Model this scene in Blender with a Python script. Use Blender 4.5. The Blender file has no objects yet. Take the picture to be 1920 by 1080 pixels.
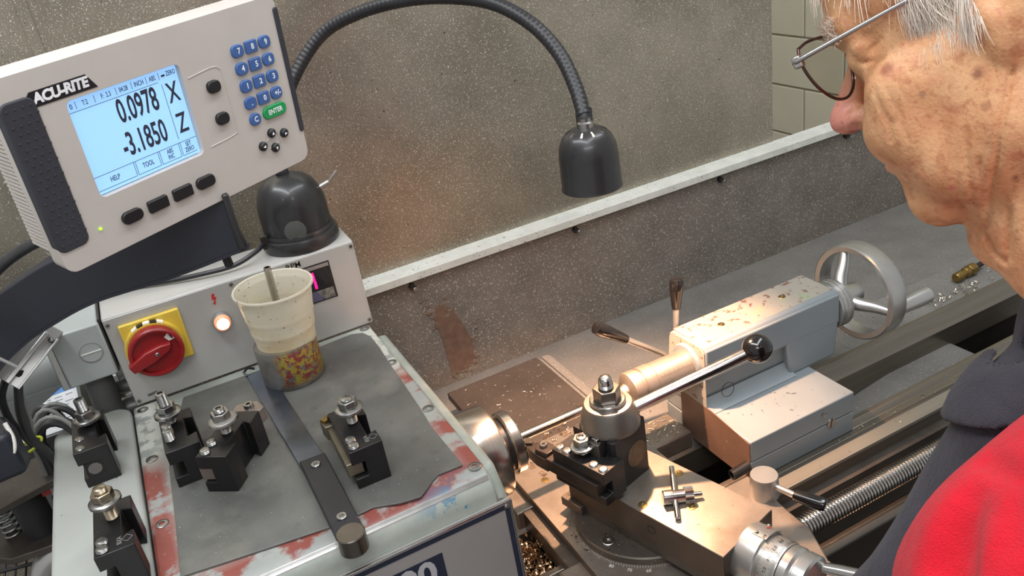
import bpy, bmesh, math, random
import numpy as np
from mathutils import Matrix, Vector
random.seed(7)
SC = bpy.context.scene
COL = SC.collection
PI = math.pi
rad = math.radians

# ------------------------------------------------------------------ camera, world, lights, exposure
cd = bpy.data.cameras.new('camera'); cam = bpy.data.objects.new('camera', cd); COL.objects.link(cam)
cd.sensor_width = 36.0; cd.lens = 1544.02 * 36.0 / 1920.0; cd.clip_start = 0.02; cd.clip_end = 60
cam.matrix_world = (Matrix.Translation((0, 0, .66)) @ Matrix.Rotation(-0.39726863, 4, 'Z')
                    @ Matrix.Rotation(1.11459511, 4, 'X') @ Matrix.Rotation(-0.16718686, 4, 'Z'))
SC.camera = cam
w = bpy.data.worlds.new('workshop_light'); SC.world = w; w.use_nodes = True
w.node_tree.nodes['Background'].inputs[0].default_value = (1.0, .99, .97, 1)
w.node_tree.nodes['Background'].inputs[1].default_value = .36

def area(name, loc, target, sx, sy, power, col):
    l = bpy.data.lights.new(name, 'AREA'); l.shape = 'RECTANGLE'; l.size = sx; l.size_y = sy
    l.energy = power; l.color = col
    o = bpy.data.objects.new(name, l); COL.objects.link(o); o.location = loc
    o.rotation_euler = (Vector(target) - Vector(loc)).to_track_quat('-Z', 'Y').to_euler()
    return o
area('ceiling_tube_light', (-.5, .75, 2.1), (-.3, .85, 0), 2.4, .35, 32, (.96, .98, 1))
area('ceiling_tube_light', (1.3, .55, 2.1), (1.2, .75, 0), 2.4, .35, 20, (.96, .98, 1))
area('ceiling_tube_light', (-.6, -1.6, 2.1), (.2, .3, 0), 2.4, .5, 22, (.98, .98, 1))
SC.view_settings.view_transform = 'Standard'; SC.view_settings.look = 'None'
SC.view_settings.gamma = 1; SC.view_settings.use_curve_mapping = False
SC.view_settings.exposure = 0.42

# ------------------------------------------------------------------ helpers
def lin(c):
    r = []
    for v in c[:3]:
        v = v / 255.0
        r.append(v / 12.92 if v <= .04045 else ((v + .055) / 1.055) ** 2.4)
    return (r[0], r[1], r[2], 1)

class Nodes:
    def __init__(s, name):
        s.m = bpy.data.materials.new(name); s.m.use_nodes = True
        s.t = s.m.node_tree; s.b = s.t.nodes['Principled BSDF']
        s.tc = s.t.nodes.new('ShaderNodeTexCoord')
    def n(s, k, **kw):
        x = s.t.nodes.new(k)
        for a, v in kw.items(): setattr(x, a, v)
        return x
    def l(s, a, b): s.t.links.new(a, b)
    def vec(s, scale=(1, 1, 1)):
        mp = s.n('ShaderNodeMapping'); mp.inputs['Scale'].default_value = scale
        s.l(s.tc.outputs['Object'], mp.inputs[0]); return mp.outputs[0]
    def noise(s, scale, detail=3, rough=.55, vec=None, dist=0):
        x = s.n('ShaderNodeTexNoise'); x.inputs['Scale'].default_value = scale
        x.inputs['Detail'].default_value = detail; x.inputs['Roughness'].default_value = rough
        x.inputs['Distortion'].default_value = dist
        s.l(vec if vec else s.tc.outputs['Object'], x.inputs['Vector']); return x.outputs[0]
    def ramp(s, fac, a, b, va=0.0, vb=1.0):
        r = s.n('ShaderNodeMapRange'); r.clamp = True
        s.l(fac, r.inputs[0])
        for i, v in enumerate((a, b, va, vb)): r.inputs[i + 1].default_value = v
        return r.outputs[0]
    def math(s, op, a, b):
        x = s.n('ShaderNodeMath', operation=op)
        for i, v in enumerate((a, b)):
            if isinstance(v, (int, float)): x.inputs[i].default_value = v
            else: s.l(v, x.inputs[i])
        return x.outputs[0]
    def mix(s, fac, a, b):
        x = s.n('ShaderNodeMix', data_type='RGBA')
        if isinstance(fac, (int, float)): x.inputs[0].default_value = fac
        else: s.l(fac, x.inputs[0])
        for i, v in ((6, a), (7, b)):
            if isinstance(v, tuple): x.inputs[i].default_value = v
            else: s.l(v, x.inputs[i])
        return x.outputs[2]
    def xyz(s):
        x = s.n('ShaderNodeSeparateXYZ'); s.l(s.tc.outputs['Object'], x.inputs[0]); return x.outputs

def mat(name, col, rough=.5, metal=0.0, var=.12, vscale=25, bump=0.0, bscale=300, specks=(), coat=0, rvar=0.0,
        stretch=(1, 1, 1), spec=.5, patches=(), transmission=0, alpha=1, emit=None, estr=0, bdist=.001):
    """general worn-surface material: colour drift, patches, small specks, fine relief"""
    N = Nodes(name); b = N.b
    base = lin(col)
    dark = tuple(c * (1 - var) for c in base[:3]) + (1,); light = tuple(min(1, c * (1 + var)) for c in base[:3]) + (1,)
    v = N.vec(stretch)
    c = N.mix(N.ramp(N.noise(vscale, 4, vec=v), .3, .7), dark, light) if var else base
    for (pc, sc, lo, hi, amt) in patches:
        f = N.math('MULTIPLY', N.ramp(N.noise(sc, 5, .62), lo, hi), amt)
        c = N.mix(f, c, lin(pc))
    for (pc, sc, lo, hi) in specks:
        c = N.mix(N.ramp(N.noise(sc, 2, .6), lo, hi), c, lin(pc))
    if isinstance(c, tuple): b.inputs['Base Color'].default_value = c
    else: N.l(c, b.inputs['Base Color'])
    b.inputs['Roughness'].default_value = rough
    if rvar:
        N.l(N.ramp(N.noise(vscale * .7, 4), .3, .7, max(.02, rough - rvar), min(1, rough + rvar)), b.inputs['Roughness'])
    b.inputs['Metallic'].default_value = metal
    b.inputs['Specular IOR Level'].default_value = spec
    b.inputs['Coat Weight'].default_value = coat
    b.inputs['Transmission Weight'].default_value = transmission
    b.inputs['Alpha'].default_value = alpha
    if emit:
        b.inputs['Emission Color'].default_value = lin(emit); b.inputs['Emission Strength'].default_value = estr
    if bump:
        bp = N.n('ShaderNodeBump'); bp.inputs['Strength'].default_value = bump; bp.inputs['Distance'].default_value = bdist
        N.l(N.noise(bscale, 3), bp.inputs['Height']); N.l(bp.outputs[0], b.inputs['Normal'])
    return N.m

class MB:
    def __init__(s): s.v = []; s.f = []
    def add(s, vs, fs, m=None):
        o = len(s.v)
        s.v += [tuple(m @ Vector(p)) for p in vs] if m is not None else [tuple(p) for p in vs]
        s.f += [tuple(i + o for i in f) for f in fs]; return s
    def box(s, x0, x1, y0, y1, z0, z1, m=None):
        vs = [(x, y, z) for z in (z0, z1) for y in (y0, y1) for x in (x0, x1)]
        return s.add(vs, [(0, 2, 3, 1), (4, 5, 7, 6), (0, 1, 5, 4), (2, 6, 7, 3), (0, 4, 6, 2), (1, 3, 7, 5)], m)
    def prism(s, poly, a, b, axis='z', m=None):
        n = len(poly)
        def P(p, h):
            return (p[0], p[1], h) if axis == 'z' else ((h, p[0], p[1]) if axis == 'x' else (p[0], h, p[1]))
        vs = [P(p, a) for p in poly] + [P(p, b) for p in poly]
        fs = [tuple(range(n))[::-1], tuple(range(n, 2 * n))] + [(i, (i + 1) % n, n + (i + 1) % n, n + i) for i in range(n)]
        if axis == 'y': fs = [f[::-1] for f in fs]
        return s.add(vs, fs, m)
    def lathe(s, prof, o=(0, 0, 0), ax=(0, 0, 1), n=32, m=None, skip=()):
        """prof: list of (radius, height along ax); skip: set of (row, seg) faces left open"""
        q = Vector((0, 0, 1)).rotation_difference(Vector(ax).normalized()).to_matrix().to_4x4()
        T = Matrix.Translation(o) @ q
        if m is not None: T = m @ T
        vs = []; rows = []
        for r, h in prof:
            if r < 1e-6: rows.append([len(vs)]); vs.append((0, 0, h))
            else:
                rows.append(list(range(len(vs), len(vs) + n)))
                vs += [(r * math.cos(2 * PI * i / n), r * math.sin(2 * PI * i / n), h) for i in range(n)]
        fs = []
        for k in range(len(rows) - 1):
            a, b = rows[k], rows[k + 1]
            for i in range(n):
                if (k, i) in skip: continue
                j = (i + 1) % n
                if len(a) == 1 and len(b) == 1: continue
                if len(a) == 1: fs.append((a[0], b[j], b[i]))
                elif len(b) == 1: fs.append((a[i], a[j], b[0]))
                else: fs.append((a[i], a[j], b[j], b[i]))
        return s.add(vs, fs, T)
    def cyl(s, p0, p1, r0, r1=None, n=24, ch=0.0):
        p0 = Vector(p0); d = Vector(p1) - p0; L = d.length; r1 = r0 if r1 is None else r1
        pr = [(0, 0), (r0 - ch, 0), (r0, ch), (r1, L - ch), (r1 - ch, L), (0, L)] if ch else [(0, 0), (r0, 0), (r1, L), (0, L)]
        return s.lathe(pr, p0, d, n)
    def tube(s, pts, r, n=10, caps=True):
        pts = [Vector(p) for p in pts]; N = len(pts)
        rs = r if isinstance(r, (list, tuple)) else [r] * N
        t0 = (pts[1] - pts[0]).normalized()
        up = Vector((0, 0, 1)) if abs(t0.z) < .9 else Vector((1, 0, 0))
        u = t0.cross(up).normalized(); vs = []
        for i, p in enumerate(pts):
            t = (pts[min(i + 1, N - 1)] - pts[max(i - 1, 0)]).normalized()
            u = (u - t * u.dot(t)).normalized(); v = t.cross(u)
            vs += [tuple(p + (u * math.cos(2 * PI * k / n) + v * math.sin(2 * PI * k / n)) * rs[i]) for k in range(n)]
        fs = [(i * n + k, i * n + (k + 1) % n, (i + 1) * n + (k + 1) % n, (i + 1) * n + k) for i in range(N - 1) for k in range(n)]
        if caps: fs += [tuple(range(n))[::-1], tuple(range((N - 1) * n, N * n))]
        return s.add(vs, fs)
    def ball(s, c, r, n=24, sc=(1, 1, 1), m=None):
        pr = [(r * math.sin(PI * i / (n // 2)), -r * math.cos(PI * i / (n // 2))) for i in range(n // 2 + 1)]
        T = Matrix.Translation(c) @ Matrix.Diagonal((sc[0], sc[1], sc[2], 1))
        return s.lathe(pr, n=n, m=T if m is None else m @ T)
    def ring(s, prof, o, ax, n=48):
        """closed profile revolved (torus-like)"""
        return s.lathe(list(prof) + [prof[0]], o, ax, n)

def hexagon(r, rot=0): return [(r * math.cos(rot + k * PI / 3), r * math.sin(rot + k * PI / 3)) for k in range(6)]
def rrect(x0, x1, y0, y1, r, n=5):
    out = []
    for cx, cy, a in ((x1 - r, y1 - r, 0), (x0 + r, y1 - r, 90), (x0 + r, y0 + r, 180), (x1 - r, y0 + r, 270)):
        for k in range(n + 1):
            t = rad(a + 90 * k / n); out.append((cx + r * math.cos(t), cy + r * math.sin(t)))
    return out
def spline(pts, k=8):
    """Catmull-Rom through points"""
    P = [Vector(p) for p in pts]; P = [P[0] * 2 - P[1]] + P + [P[-1] * 2 - P[-2]]; out = []
    for i in range(1, len(P) - 2):
        a, b, c, d = P[i - 1:i + 3]
        for j in range(k):
            t = j / k
            out.append(.5 * ((2 * b) + (c - a) * t + (2 * a - 5 * b + 4 * c - d) * t * t + (3 * b - a - 3 * c + d) * t ** 3))
    out.append(P[-2]); return out

def wmat(o):
    m = o.matrix_basis.copy()
    return m if o.parent is None else wmat(o.parent) @ o.matrix_parent_inverse @ m

def obj(name, mb, material, parent=None, bevel=0.0, smooth=35, local=False, seg=2):
    me = bpy.data.meshes.new(name)
    if isinstance(mb, MB):
        me.from_pydata(mb.v, [], mb.f)
        bm = bmesh.new(); bm.from_mesh(me); bmesh.ops.recalc_face_normals(bm, faces=bm.faces); bm.to_mesh(me); bm.free()
    else:
        me = mb
    me.materials.append(material)
    if smooth:
        me.polygons.foreach_set('use_smooth', [True] * len(me.polygons)); me.set_sharp_from_angle(angle=rad(smooth))
    o = bpy.data.objects.new(name, me); COL.objects.link(o)
    if parent is not None:
        o.parent = parent
        if not local: o.matrix_parent_inverse = wmat(parent).inverted()
    if bevel:
        b = o.modifiers.new('edge', 'BEVEL'); b.width = bevel; b.segments = seg; b.limit_method = 'ANGLE'; b.angle_limit = rad(40)
        b.harden_normals = False
    return o
def tag(o, label, cat, group=None, kind=None):
    if label: o['label'] = label
    if cat: o['category'] = cat
    if group: o['group'] = group
    if kind: o['kind'] = kind
    return o
def thing(name, label, cat, loc=(0, 0, 0), rz=0, group=None):
    o = bpy.data.objects.new(name, None); COL.objects.link(o); o.empty_display_size = .02
    o.location = loc; o.rotation_euler = (0, 0, rz)
    return tag(o, label, cat, group)
def struct(o): o['kind'] = 'structure'; return o
def plate(outer, holes, z0, z1):
    """flat plate with holes (local z out of the plate)"""
    bm = bmesh.new(); es = []
    for loop in [outer] + list(holes):
        vs = [bm.verts.new((p[0], p[1], z1)) for p in loop]
        es += [bm.edges.new((vs[i], vs[(i + 1) % len(vs)])) for i in range(len(vs))]
    bmesh.ops.triangle_fill(bm, use_beauty=True, use_dissolve=False, edges=es)
    r = bmesh.ops.extrude_face_region(bm, geom=bm.faces[:])
    bmesh.ops.translate(bm, vec=(0, 0, z0 - z1), verts=[g for g in r['geom'] if isinstance(g, bmesh.types.BMVert)])
    bmesh.ops.recalc_face_normals(bm, faces=bm.faces)
    me = bpy.data.meshes.new('plate'); bm.to_mesh(me); bm.free(); return me
def text(name, s, size, material, parent, M, sx=1.0, bold=0.0, local=True, ext=.00015, spacing=1.0, shear=0):
    cu = bpy.data.curves.new(name, 'FONT'); cu.body = s; cu.size = size; cu.align_x = 'CENTER'; cu.align_y = 'CENTER'
    cu.extrude = ext; cu.offset = bold; cu.resolution_u = 3; cu.space_character = spacing; cu.shear = shear
    o = bpy.data.objects.new(name, cu); me = bpy.data.meshes.new_from_object(o)
    bpy.data.objects.remove(o); bpy.data.curves.remove(cu)
    me.transform(M @ Matrix.Diagonal((sx, 1, 1, 1))); me.name = name
    return obj(name, me, material, parent, smooth=0, local=local)
def frame(o, x, y, z=None):
    """matrix from origin and x / y axes"""
    x = Vector(x).normalized(); y = Vector(y).normalized(); z = x.cross(y).normalized(); y = z.cross(x)
    m = Matrix((x, y, z)).transposed().to_4x4(); m.translation = Vector(o); return m

# ------------------------------------------------------------------ materials
m_panel = mat('galvanised_sheet', (160, 153, 138), .36, .8, .2, 5, .10, 160, rvar=.1,
              specks=[((226, 221, 210), 420, .60, .65), ((236, 232, 224), 210, .67, .69), ((40, 38, 36), 190, .72, .74)], patches=[((104, 98, 86), 2.2, .5, .75, .55)])
m_lowpanel = mat('dusty_grey_panel', (110, 104, 97), .75, .1, .16, 14, .35, 420,
                 specks=[((186, 180, 172), 330, .62, .66), ((60, 54, 50), 300, .64, .68)], bdist=.0012)
m_ledge = mat('grey_painted_ledge', (196, 198, 192), .5, 0, .10, 30, .2, 300, specks=[((120, 116, 108), 160, .66, .7), ((236, 234, 228), 400, .66, .7)])
m_tray = mat('dusty_tray', (114, 112, 108), .7, .15, .14, 10, .4, 500, specks=[((196, 192, 186), 420, .66, .70), ((70, 66, 62), 380, .68, .72)])
m_box = mat('light_grey_enamel', (178, 177, 174), .35, .15, .06, 8, .04, 120, specks=[((90, 86, 80), 120, .78, .8)])
m_jbox = mat('blue_grey_enamel', (160, 166, 165), .45, 0, .06, 12, .04, 200, specks=[((70, 70, 66), 110, .77, .79)])
m_black = mat('black_enamel', (38, 38, 40), .36, 0, .2, 20, .03, 200, coat=.2, specks=[((110, 108, 104), 300, .76, .8)])
m_blackplastic = mat('black_plastic', (17, 16, 17), .16, 0, .1, 20, coat=.4)
m_rubber = mat('black_rubber', (34, 34, 38), .42, 0, .2, 30, .1, 300)
m_navy = mat('dark_navy_enamel', (38, 40, 50), .42, 0, .12, 14, .05, 300, specks=[((110, 110, 118), 200, .77, .79)])
m_steel = mat('bright_steel', (182, 180, 177), .2, 1, .06, 40, .03, 200, rvar=.06)
m_turned = mat('turned_steel', (186, 182, 176), .22, 1, .10, 60, .02, 200, stretch=(20, .1, .1))
m_dsteel = mat('darkened_steel', (118, 112, 106), .26, .95, .12, 50, .03, 300)
m_zinc = mat('zinc_steel', (160, 160, 158), .28, 1, .10, 60, .05, 400)
m_ground = mat('ground_cast_iron', (138, 130, 121), .36, .7, .14, 22, .06, 400, patches=[((104, 90, 78), 14, .52, .7, .5)],
               specks=[((92, 84, 76), 260, .68, .72)])
m_iron = mat('worn_cast_iron', (92, 86, 80), .42, .7, .2, 18, .08, 300, specks=[((180, 176, 170), 380, .70, .73)])
m_darksteel = mat('black_oxide_steel', (44, 43, 44), .33, .55, .2, 30, .05, 400, specks=[((150, 146, 140), 340, .75, .78)])
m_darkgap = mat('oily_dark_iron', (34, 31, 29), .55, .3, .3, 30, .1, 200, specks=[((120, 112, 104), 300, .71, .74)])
m_alum = mat('cast_aluminium', (186, 186, 184), .32, .85, .06, 40, .04, 300)
m_tail = mat('tailstock_grey_enamel', (122, 131, 136), .38, .05, .06, 10, .05, 90)
m_tailtop = mat('scuffed_enamel_top', (144, 141, 133), .42, 0, .06, 20, .05, 150,
                patches=[((104, 72, 60), 70, .585, .61, .9), ((118, 156, 104), 20, .6, .72, .5)])
m_chip = mat('steel_flakes', (214, 206, 194), .25, .9, .2, 200)
m_curl = mat('brass_coloured_swarf', (196, 168, 138), .25, .95, .3, 200)
m_dchip = mat('dark_swarf', (70, 66, 62), .35, .8, .5, 260)
m_white = mat('white_plastic', (232, 230, 222), .4, 0, .03)
m_brass = mat('brass', (142, 118, 66), .34, .9, .15, 120)
m_cable = mat('grey_black_cable', (52, 52, 54), .45, 0, .15, 60)
m_cablegrey = mat('grey_cable', (128, 128, 126), .5, 0, .1, 60)

m_qu = mat('satin_quill_steel', (186, 172, 158), .42, .85, .08, 50, .02, 200)
# headstock cast top: grey filler, red primer, blue undercoat, green-grey enamel, chipped
def headstock_paint():
    N = Nodes('chipped_headstock_enamel'); x, y, z = N.xyz()
    n1 = N.noise(11, 6, .62); n2 = N.noise(38, 5, .6); n3 = N.noise(5, 4, .6)
    c = N.mix(N.ramp(N.noise(30, 4), .3, .7), lin((138, 146, 138)), lin((156, 161, 154)))
    bare = lin((138, 140, 138)); red = lin((128, 66, 58)); blue = lin((52, 112, 142)); pale = lin((186, 188, 180))
    top = N.ramp(z, -.012, -.003)
    edge = N.math('MAXIMUM', N.ramp(x, .215, .25), N.math('MAXIMUM', N.ramp(x, -.098, -.118), N.ramp(y, .86, .825)))
    on = N.math('MULTIPLY', top, edge)
    c = N.mix(N.math('MULTIPLY', on, N.ramp(n3, .35, .55)), c, bare)
    rmask = N.math('MULTIPLY', N.ramp(y, 1.14, 1.09), N.math('MULTIPLY', on, N.ramp(n1, .47, .53)))
    c = N.mix(rmask, c, red)
    c = N.mix(N.math('MULTIPLY', on, N.ramp(n2, .61, .66)), c, bare)
    c = N.mix(N.math('MULTIPLY', N.ramp(y, 1.08, 1.16), N.math('MULTIPLY', on, N.ramp(n2, .45, .52))), c, pale)
    # bare bright ridge along the front, primer and blue undercoat below it
    f = N.math('MULTIPLY', N.ramp(z, -.03, -.018), N.ramp(y, .84, .80))
    c = N.mix(N.math('MULTIPLY', f, N.ramp(n1, .60, .63)), c, red)
    ff = N.math('MULTIPLY', N.math('MULTIPLY', N.ramp(z, -.036, -.03), N.ramp(x, .15, .22)), N.ramp(y, .83, .80))
    c = N.mix(N.math('MULTIPLY', ff, N.ramp(n1, .52, .54)), c, blue)
    N.l(c, N.b.inputs['Base Color'])
    N.l(N.ramp(n2, .3, .7, .3, .5), N.b.inputs['Roughness'])
    bp = N.n('ShaderNodeBump'); bp.inputs['Strength'].default_value = .35; bp.inputs['Distance'].default_value = .0015
    N.l(n2, bp.inputs['Height']); N.l(bp.outputs[0], N.b.inputs['Normal'])
    return N.m
m_head = headstock_paint()
m_cover = mat('pale_grey_end_cover', (166, 169, 164), .42, 0, .05, 12, .05, 90, specks=[((96, 92, 84), 120, .74, .77)])
m_mat = mat('rubber_mat', (88, 89, 86), .46, 0, .30, 9, .12, 200, rvar=.12, patches=[((128, 127, 119), 8, .5, .74, .55), ((60, 61, 61), 30, .58, .72, .5)],
            specks=[((190, 188, 182), 300, .72, .75)])

# ------------------------------------------------------------------ the room
def room():
    m_floor = mat('concrete_floor', (120, 118, 114), .7, 0, .15, 3, .2, 60)
    f = struct(obj('floor', MB().box(-3, 3.2, -2.2, 4.2, -1.25, -1.2), m_floor, smooth=0))
    m_block = mat('painted_block', (204, 198, 176), .6, 0, .06, 4, .25, 120)
    m_joint = mat('block_mortar', (160, 154, 136), .8, 0, .1, 20)
    wr = struct(obj('wall_right', MB().box(2.42, 2.6, 1.2, 4.2, -1.2, 1.6), m_joint, smooth=0))
    mesh = None; L = .40; H = .2
    for r in range(-3, 5):
        for k in range(2, 9):
            y0 = k * L + (L / 2 if r % 2 else 0) + .05; z0 = r * H - .055
            if y0 + L > 4.2: continue
            if mesh is None:
                b = obj('block', MB().box(-.012, .004, .004, L - .004, .004, H - .004), m_block, wr, bevel=.003, smooth=0); mesh = b.data
            else:
                b = bpy.data.objects.new('block', mesh); COL.objects.link(b); b.parent = wr
                md = b.modifiers.new('edge', 'BEVEL'); md.width = .003; md.segments = 2
            b.location = (2.42, y0, z0)
    struct(obj('wall_back', MB().box(-3, 2.6, 4.2, 4.3, -1.2, 1.6), m_block, smooth=0))
room()

# ------------------------------------------------------------------ splash guard, tray, bed
def splash_guard():
    t = thing('splash_guard', 'tall galvanised sheet metal splash guard along the back of the lathe', 'splash guard', (.6, 1.58, -.35))
    obj('sheet', MB().box(-.083, 1.442, 1.572, 1.577, -.06, .95), m_panel, t, smooth=0)
    obj('sheet', MB().box(-1.2, -.089, 1.574, 1.579, -.5, .95), m_panel, t, smooth=0)
    obj('seam_strip', MB().box(-.097, -.079, 1.569, 1.574, -.5, .95), m_panel, t, bevel=.001)
    obj('ledge', MB().prism([(1.535, -.062), (1.535, -.044), (1.575, -.036), (1.575, -.05), (1.54, -.055), (1.54, -.062)], -.6, 2.1, 'x'), m_ledge, t, bevel=.0015)
    obj('lower_panel', MB().box(-.6, 2.1, 1.55, 1.556, -.36, -.05), m_lowpanel, t, smooth=0)
    for x in (.4221, .8288, 1.2477, 1.6693):
        b = obj('bolt', MB().prism(hexagon(.0075), 1.541, 1.551, 'y', Matrix.Translation((x, 0, -.077))), m_darksteel, t, bevel=.0008)
        obj('bolt_stub', MB().cyl((x, 1.541, -.077), (x, 1.527, -.077), .0042, n=14, ch=.0008), m_zinc, b)
    return t
splash_guard()

# caked grime on the lower panel
def grime():
    mb = MB(); r = random.Random(3)
    line = [(.437, -.113), (.447, -.14), (.452, -.17), (.463, -.2)], [(.484, -.131), (.478, -.15), (.492, -.165)], [(.545, -.21), (.54, -.25), (.533, -.29), (.52, -.318), (.49, -.326), (.465, -.32)]
    for ln in line:
        for a, b in zip(ln, ln[1:]):
            for k in range(7):
                f = r.random(); x = a[0] + (b[0] - a[0]) * f + r.gauss(0, .005); z = a[1] + (b[1] - a[1]) * f + r.gauss(0, .005)
                q = r.uniform(.002, .0055)
                mb.ball((x, 1.55, z), q, 8, (r.uniform(.8, 1.6), .6, r.uniform(.7, 1.2)))
    tag(obj('grime_clumps', mb, mat('caked_grime', (112, 96, 84), .9, 0, .25, 80, .5, 500)), 'brown clumps of caked oily grime stuck to the low grey back panel', 'grime', kind='stuff')
    mb = MB(); mb.prism([(.452, -.15), (.475, -.14), (.5, -.16), (.515, -.2), (.53, -.25), (.53, -.3), (.51, -.32), (.47, -.322), (.466, -.27), (.462, -.21)], 1.5485, 1.551, 'y')
    tag(obj('oil_stain', mb, mat('oil_stain_film', (108, 86, 74), .55, .1, .2, 60, .2, 300)), 'darker brown oil stain patch on the low back panel', 'stain', kind='stuff')
grime()

def chip_tray():
    t = thing('chip_tray', 'dusty grey chip tray running behind and under the lathe bed', 'tray', (.9, 1.2, -.6))
    obj('rear_shelf', MB().prism([(1.14, -.305), (1.14, -.3), (1.55, -.345), (1.56, -.345), (1.56, -.36), (1.15, -.32)], -.3, 2.1, 'x'), m_tray, t, smooth=0)
    obj('shelf_lip', MB().box(-.3, 2.1, 1.128, 1.136, -.34, -.294), m_darkgap, t, smooth=0)
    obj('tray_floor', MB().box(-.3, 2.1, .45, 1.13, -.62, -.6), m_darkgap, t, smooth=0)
    obj('front_lip', MB().box(-.3, 2.1, .445, .452, -.62, -.54), m_tray, t, bevel=.001)
    return t
chip_tray()

def bed():
    t = thing('lathe_bed', 'long cast iron lathe bed with ground slideways running to the right', 'lathe bed', (1.0, .93, -.6))
    X0, X1 = .2, 2.1
    m_way = mat('oily_slideway', (128, 122, 112), .28, .8, .12, 30, .05, 300, stretch=(.15, 3, 3), specks=[((200, 196, 190), 360, .72, .75)])
    m_strip = mat('ground_flat_way', (142, 138, 127), .38, .6, .10, 16, .04, 200, stretch=(.2, 2, 2))
    m_wall = mat('oily_bed_wall', (84, 78, 70), .45, .35, .18, 12, .08, 200, stretch=(.3, 2, 2))
    obj('front_strip', MB().box(X0, X1, .7855, .812, -.2785, -.271), m_strip, t, bevel=.001)
    obj('front_groove', MB().box(X0, X1, .812, .824, -.34, -.279), m_iron, t, smooth=0)
    obj('front_way', MB().prism([(.824, -.34), (.824, -.277), (.838, -.277), (.846, -.268), (.855, -.268), (.870, -.284), (.873, -.34)], X0, X1, 'x'), m_way, t, bevel=.0008)
    obj('front_wall', MB().box(X0, X1, .787, .86, -.6, -.2785), m_wall, t, smooth=0)
    obj('rear_way', MB().prism([(.968, -.34), (.970, -.29), (.985, -.276), (.996, -.264), (1.004, -.264), (1.014, -.277), (1.014, -.34)], X0, X1, 'x'), m_way, t, bevel=.0008)
    obj('rear_flat', MB().box(X0, X1, 1.014, 1.128, -.34, -.279), m_tray, t, bevel=.001)
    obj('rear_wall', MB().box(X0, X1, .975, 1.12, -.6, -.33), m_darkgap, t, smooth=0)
    # cross webs with a sloping chip chute between the ways
    for x0 in (.96, 1.62):
        obj('cross_web', MB().prism([(x0, -.6), (x0, -.45), (x0 + .02, -.39), (x0 + .10, -.345), (x0 + .22, -.33), (x0 + .40, -.33), (x0 + .44, -.37), (x0 + .45, -.6)], .86, .976, 'y'), m_tray, t, bevel=.008, seg=3)
    # rack under the front strip
    r = obj('rack', MB().box(X0, X1, .768, .790, -.318, -.300), m_iron, t, smooth=0)
    mb = MB()
    for k in range(260):
        x = .74 + k * .0052; mb.box(x, x + .0026, .7675, .786, -.326, -.317)
    k = obj('rack_teeth', mb, m_iron, r, smooth=0); k['kind'] = 'stuff'
    return t
bed()

def screw_and_rod():
    # lead screw with a real thread
    X0, X1, r, p = .66, 2.0, .0182, .00635; n = 16; turns = int((X1 - X0) / p); vs = []; fs = []
    prof = [(0, -.0025), (.3, -.0025), (.42, 0), (.88, 0)]; rows = 0
    for k in range(turns):
        for q, dr in prof:
            rows += 1
            for i in range(n):
                a = 2 * PI * i / n
                vs.append((X0 + (k + q + i / n) * p, .73 + (r + dr) * math.cos(a), -.297 + (r + dr) * math.sin(a)))
    m = len(prof)
    for q in range(rows - 1 - m):
        for i in range(n):
            j = i + 1
            if j < n: fs.append((q * n + i, q * n + j, (q + 1) * n + j, (q + 1) * n + i))
            else: fs.append((q * n + i, (q + m) * n, (q + 1 + m) * n, (q + 1) * n + i))
    mb = MB(); mb.v = vs; mb.f = fs
    tag(obj('lead_screw', mb, m_steel, smooth=40), 'long threaded steel lead screw along the front of the lathe bed', 'lead screw')
    tag(obj('feed_rod', MB().cyl((.5, .735, -.382), (2.0, .735, -.382), .0135, n=24), mat('oily_feed_rod', (120, 116, 110), .3, .85, .15, 20, stretch=(.3, 2, 2))), 'plain smooth steel feed rod below the threaded lead screw', 'rod')
screw_and_rod()

# ------------------------------------------------------------------ headstock
def socket_screw(name, x, y, z, r, parent, m=None, h=.0035, axis=(0, 0, 1), local=False):
    """cap screw with a recessed hexagon socket"""
    m = m or m_zinc
    rin = r * .5
    T = Matrix.Translation((x, y, z)) @ Vector((0, 0, 1)).rotation_difference(Vector(axis)).to_matrix().to_4x4()
    mb = MB(); n = 18; vs = []; fs = []
    def loop(rr, zz, hexa=False):
        i0 = len(vs)
        for i in range(n):
            a = 2 * PI * i / n; q = rr
            if hexa: q = rr * math.cos(PI / 6) / math.cos(((a + PI / 6) % (PI / 3)) - PI / 6)
            vs.append((q * math.cos(a), q * math.sin(a), zz))
        return i0
    L = [loop(r, 0), loop(r, h * .8), loop(r * .9, h), loop(rin, h, True), loop(rin, h * .15, True)]
    for a, b in zip(L, L[1:]):
        for i in range(n): fs.append((a + i, a + (i + 1) % n, b + (i + 1) % n, b + i))
    fs.append(tuple(L[-1] + i for i in range(n))); fs.append(tuple(L[0] + i for i in range(n))[::-1])
    mb.add(vs, fs, T)
    return obj(name, mb, m, parent, smooth=30, local=local)

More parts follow.
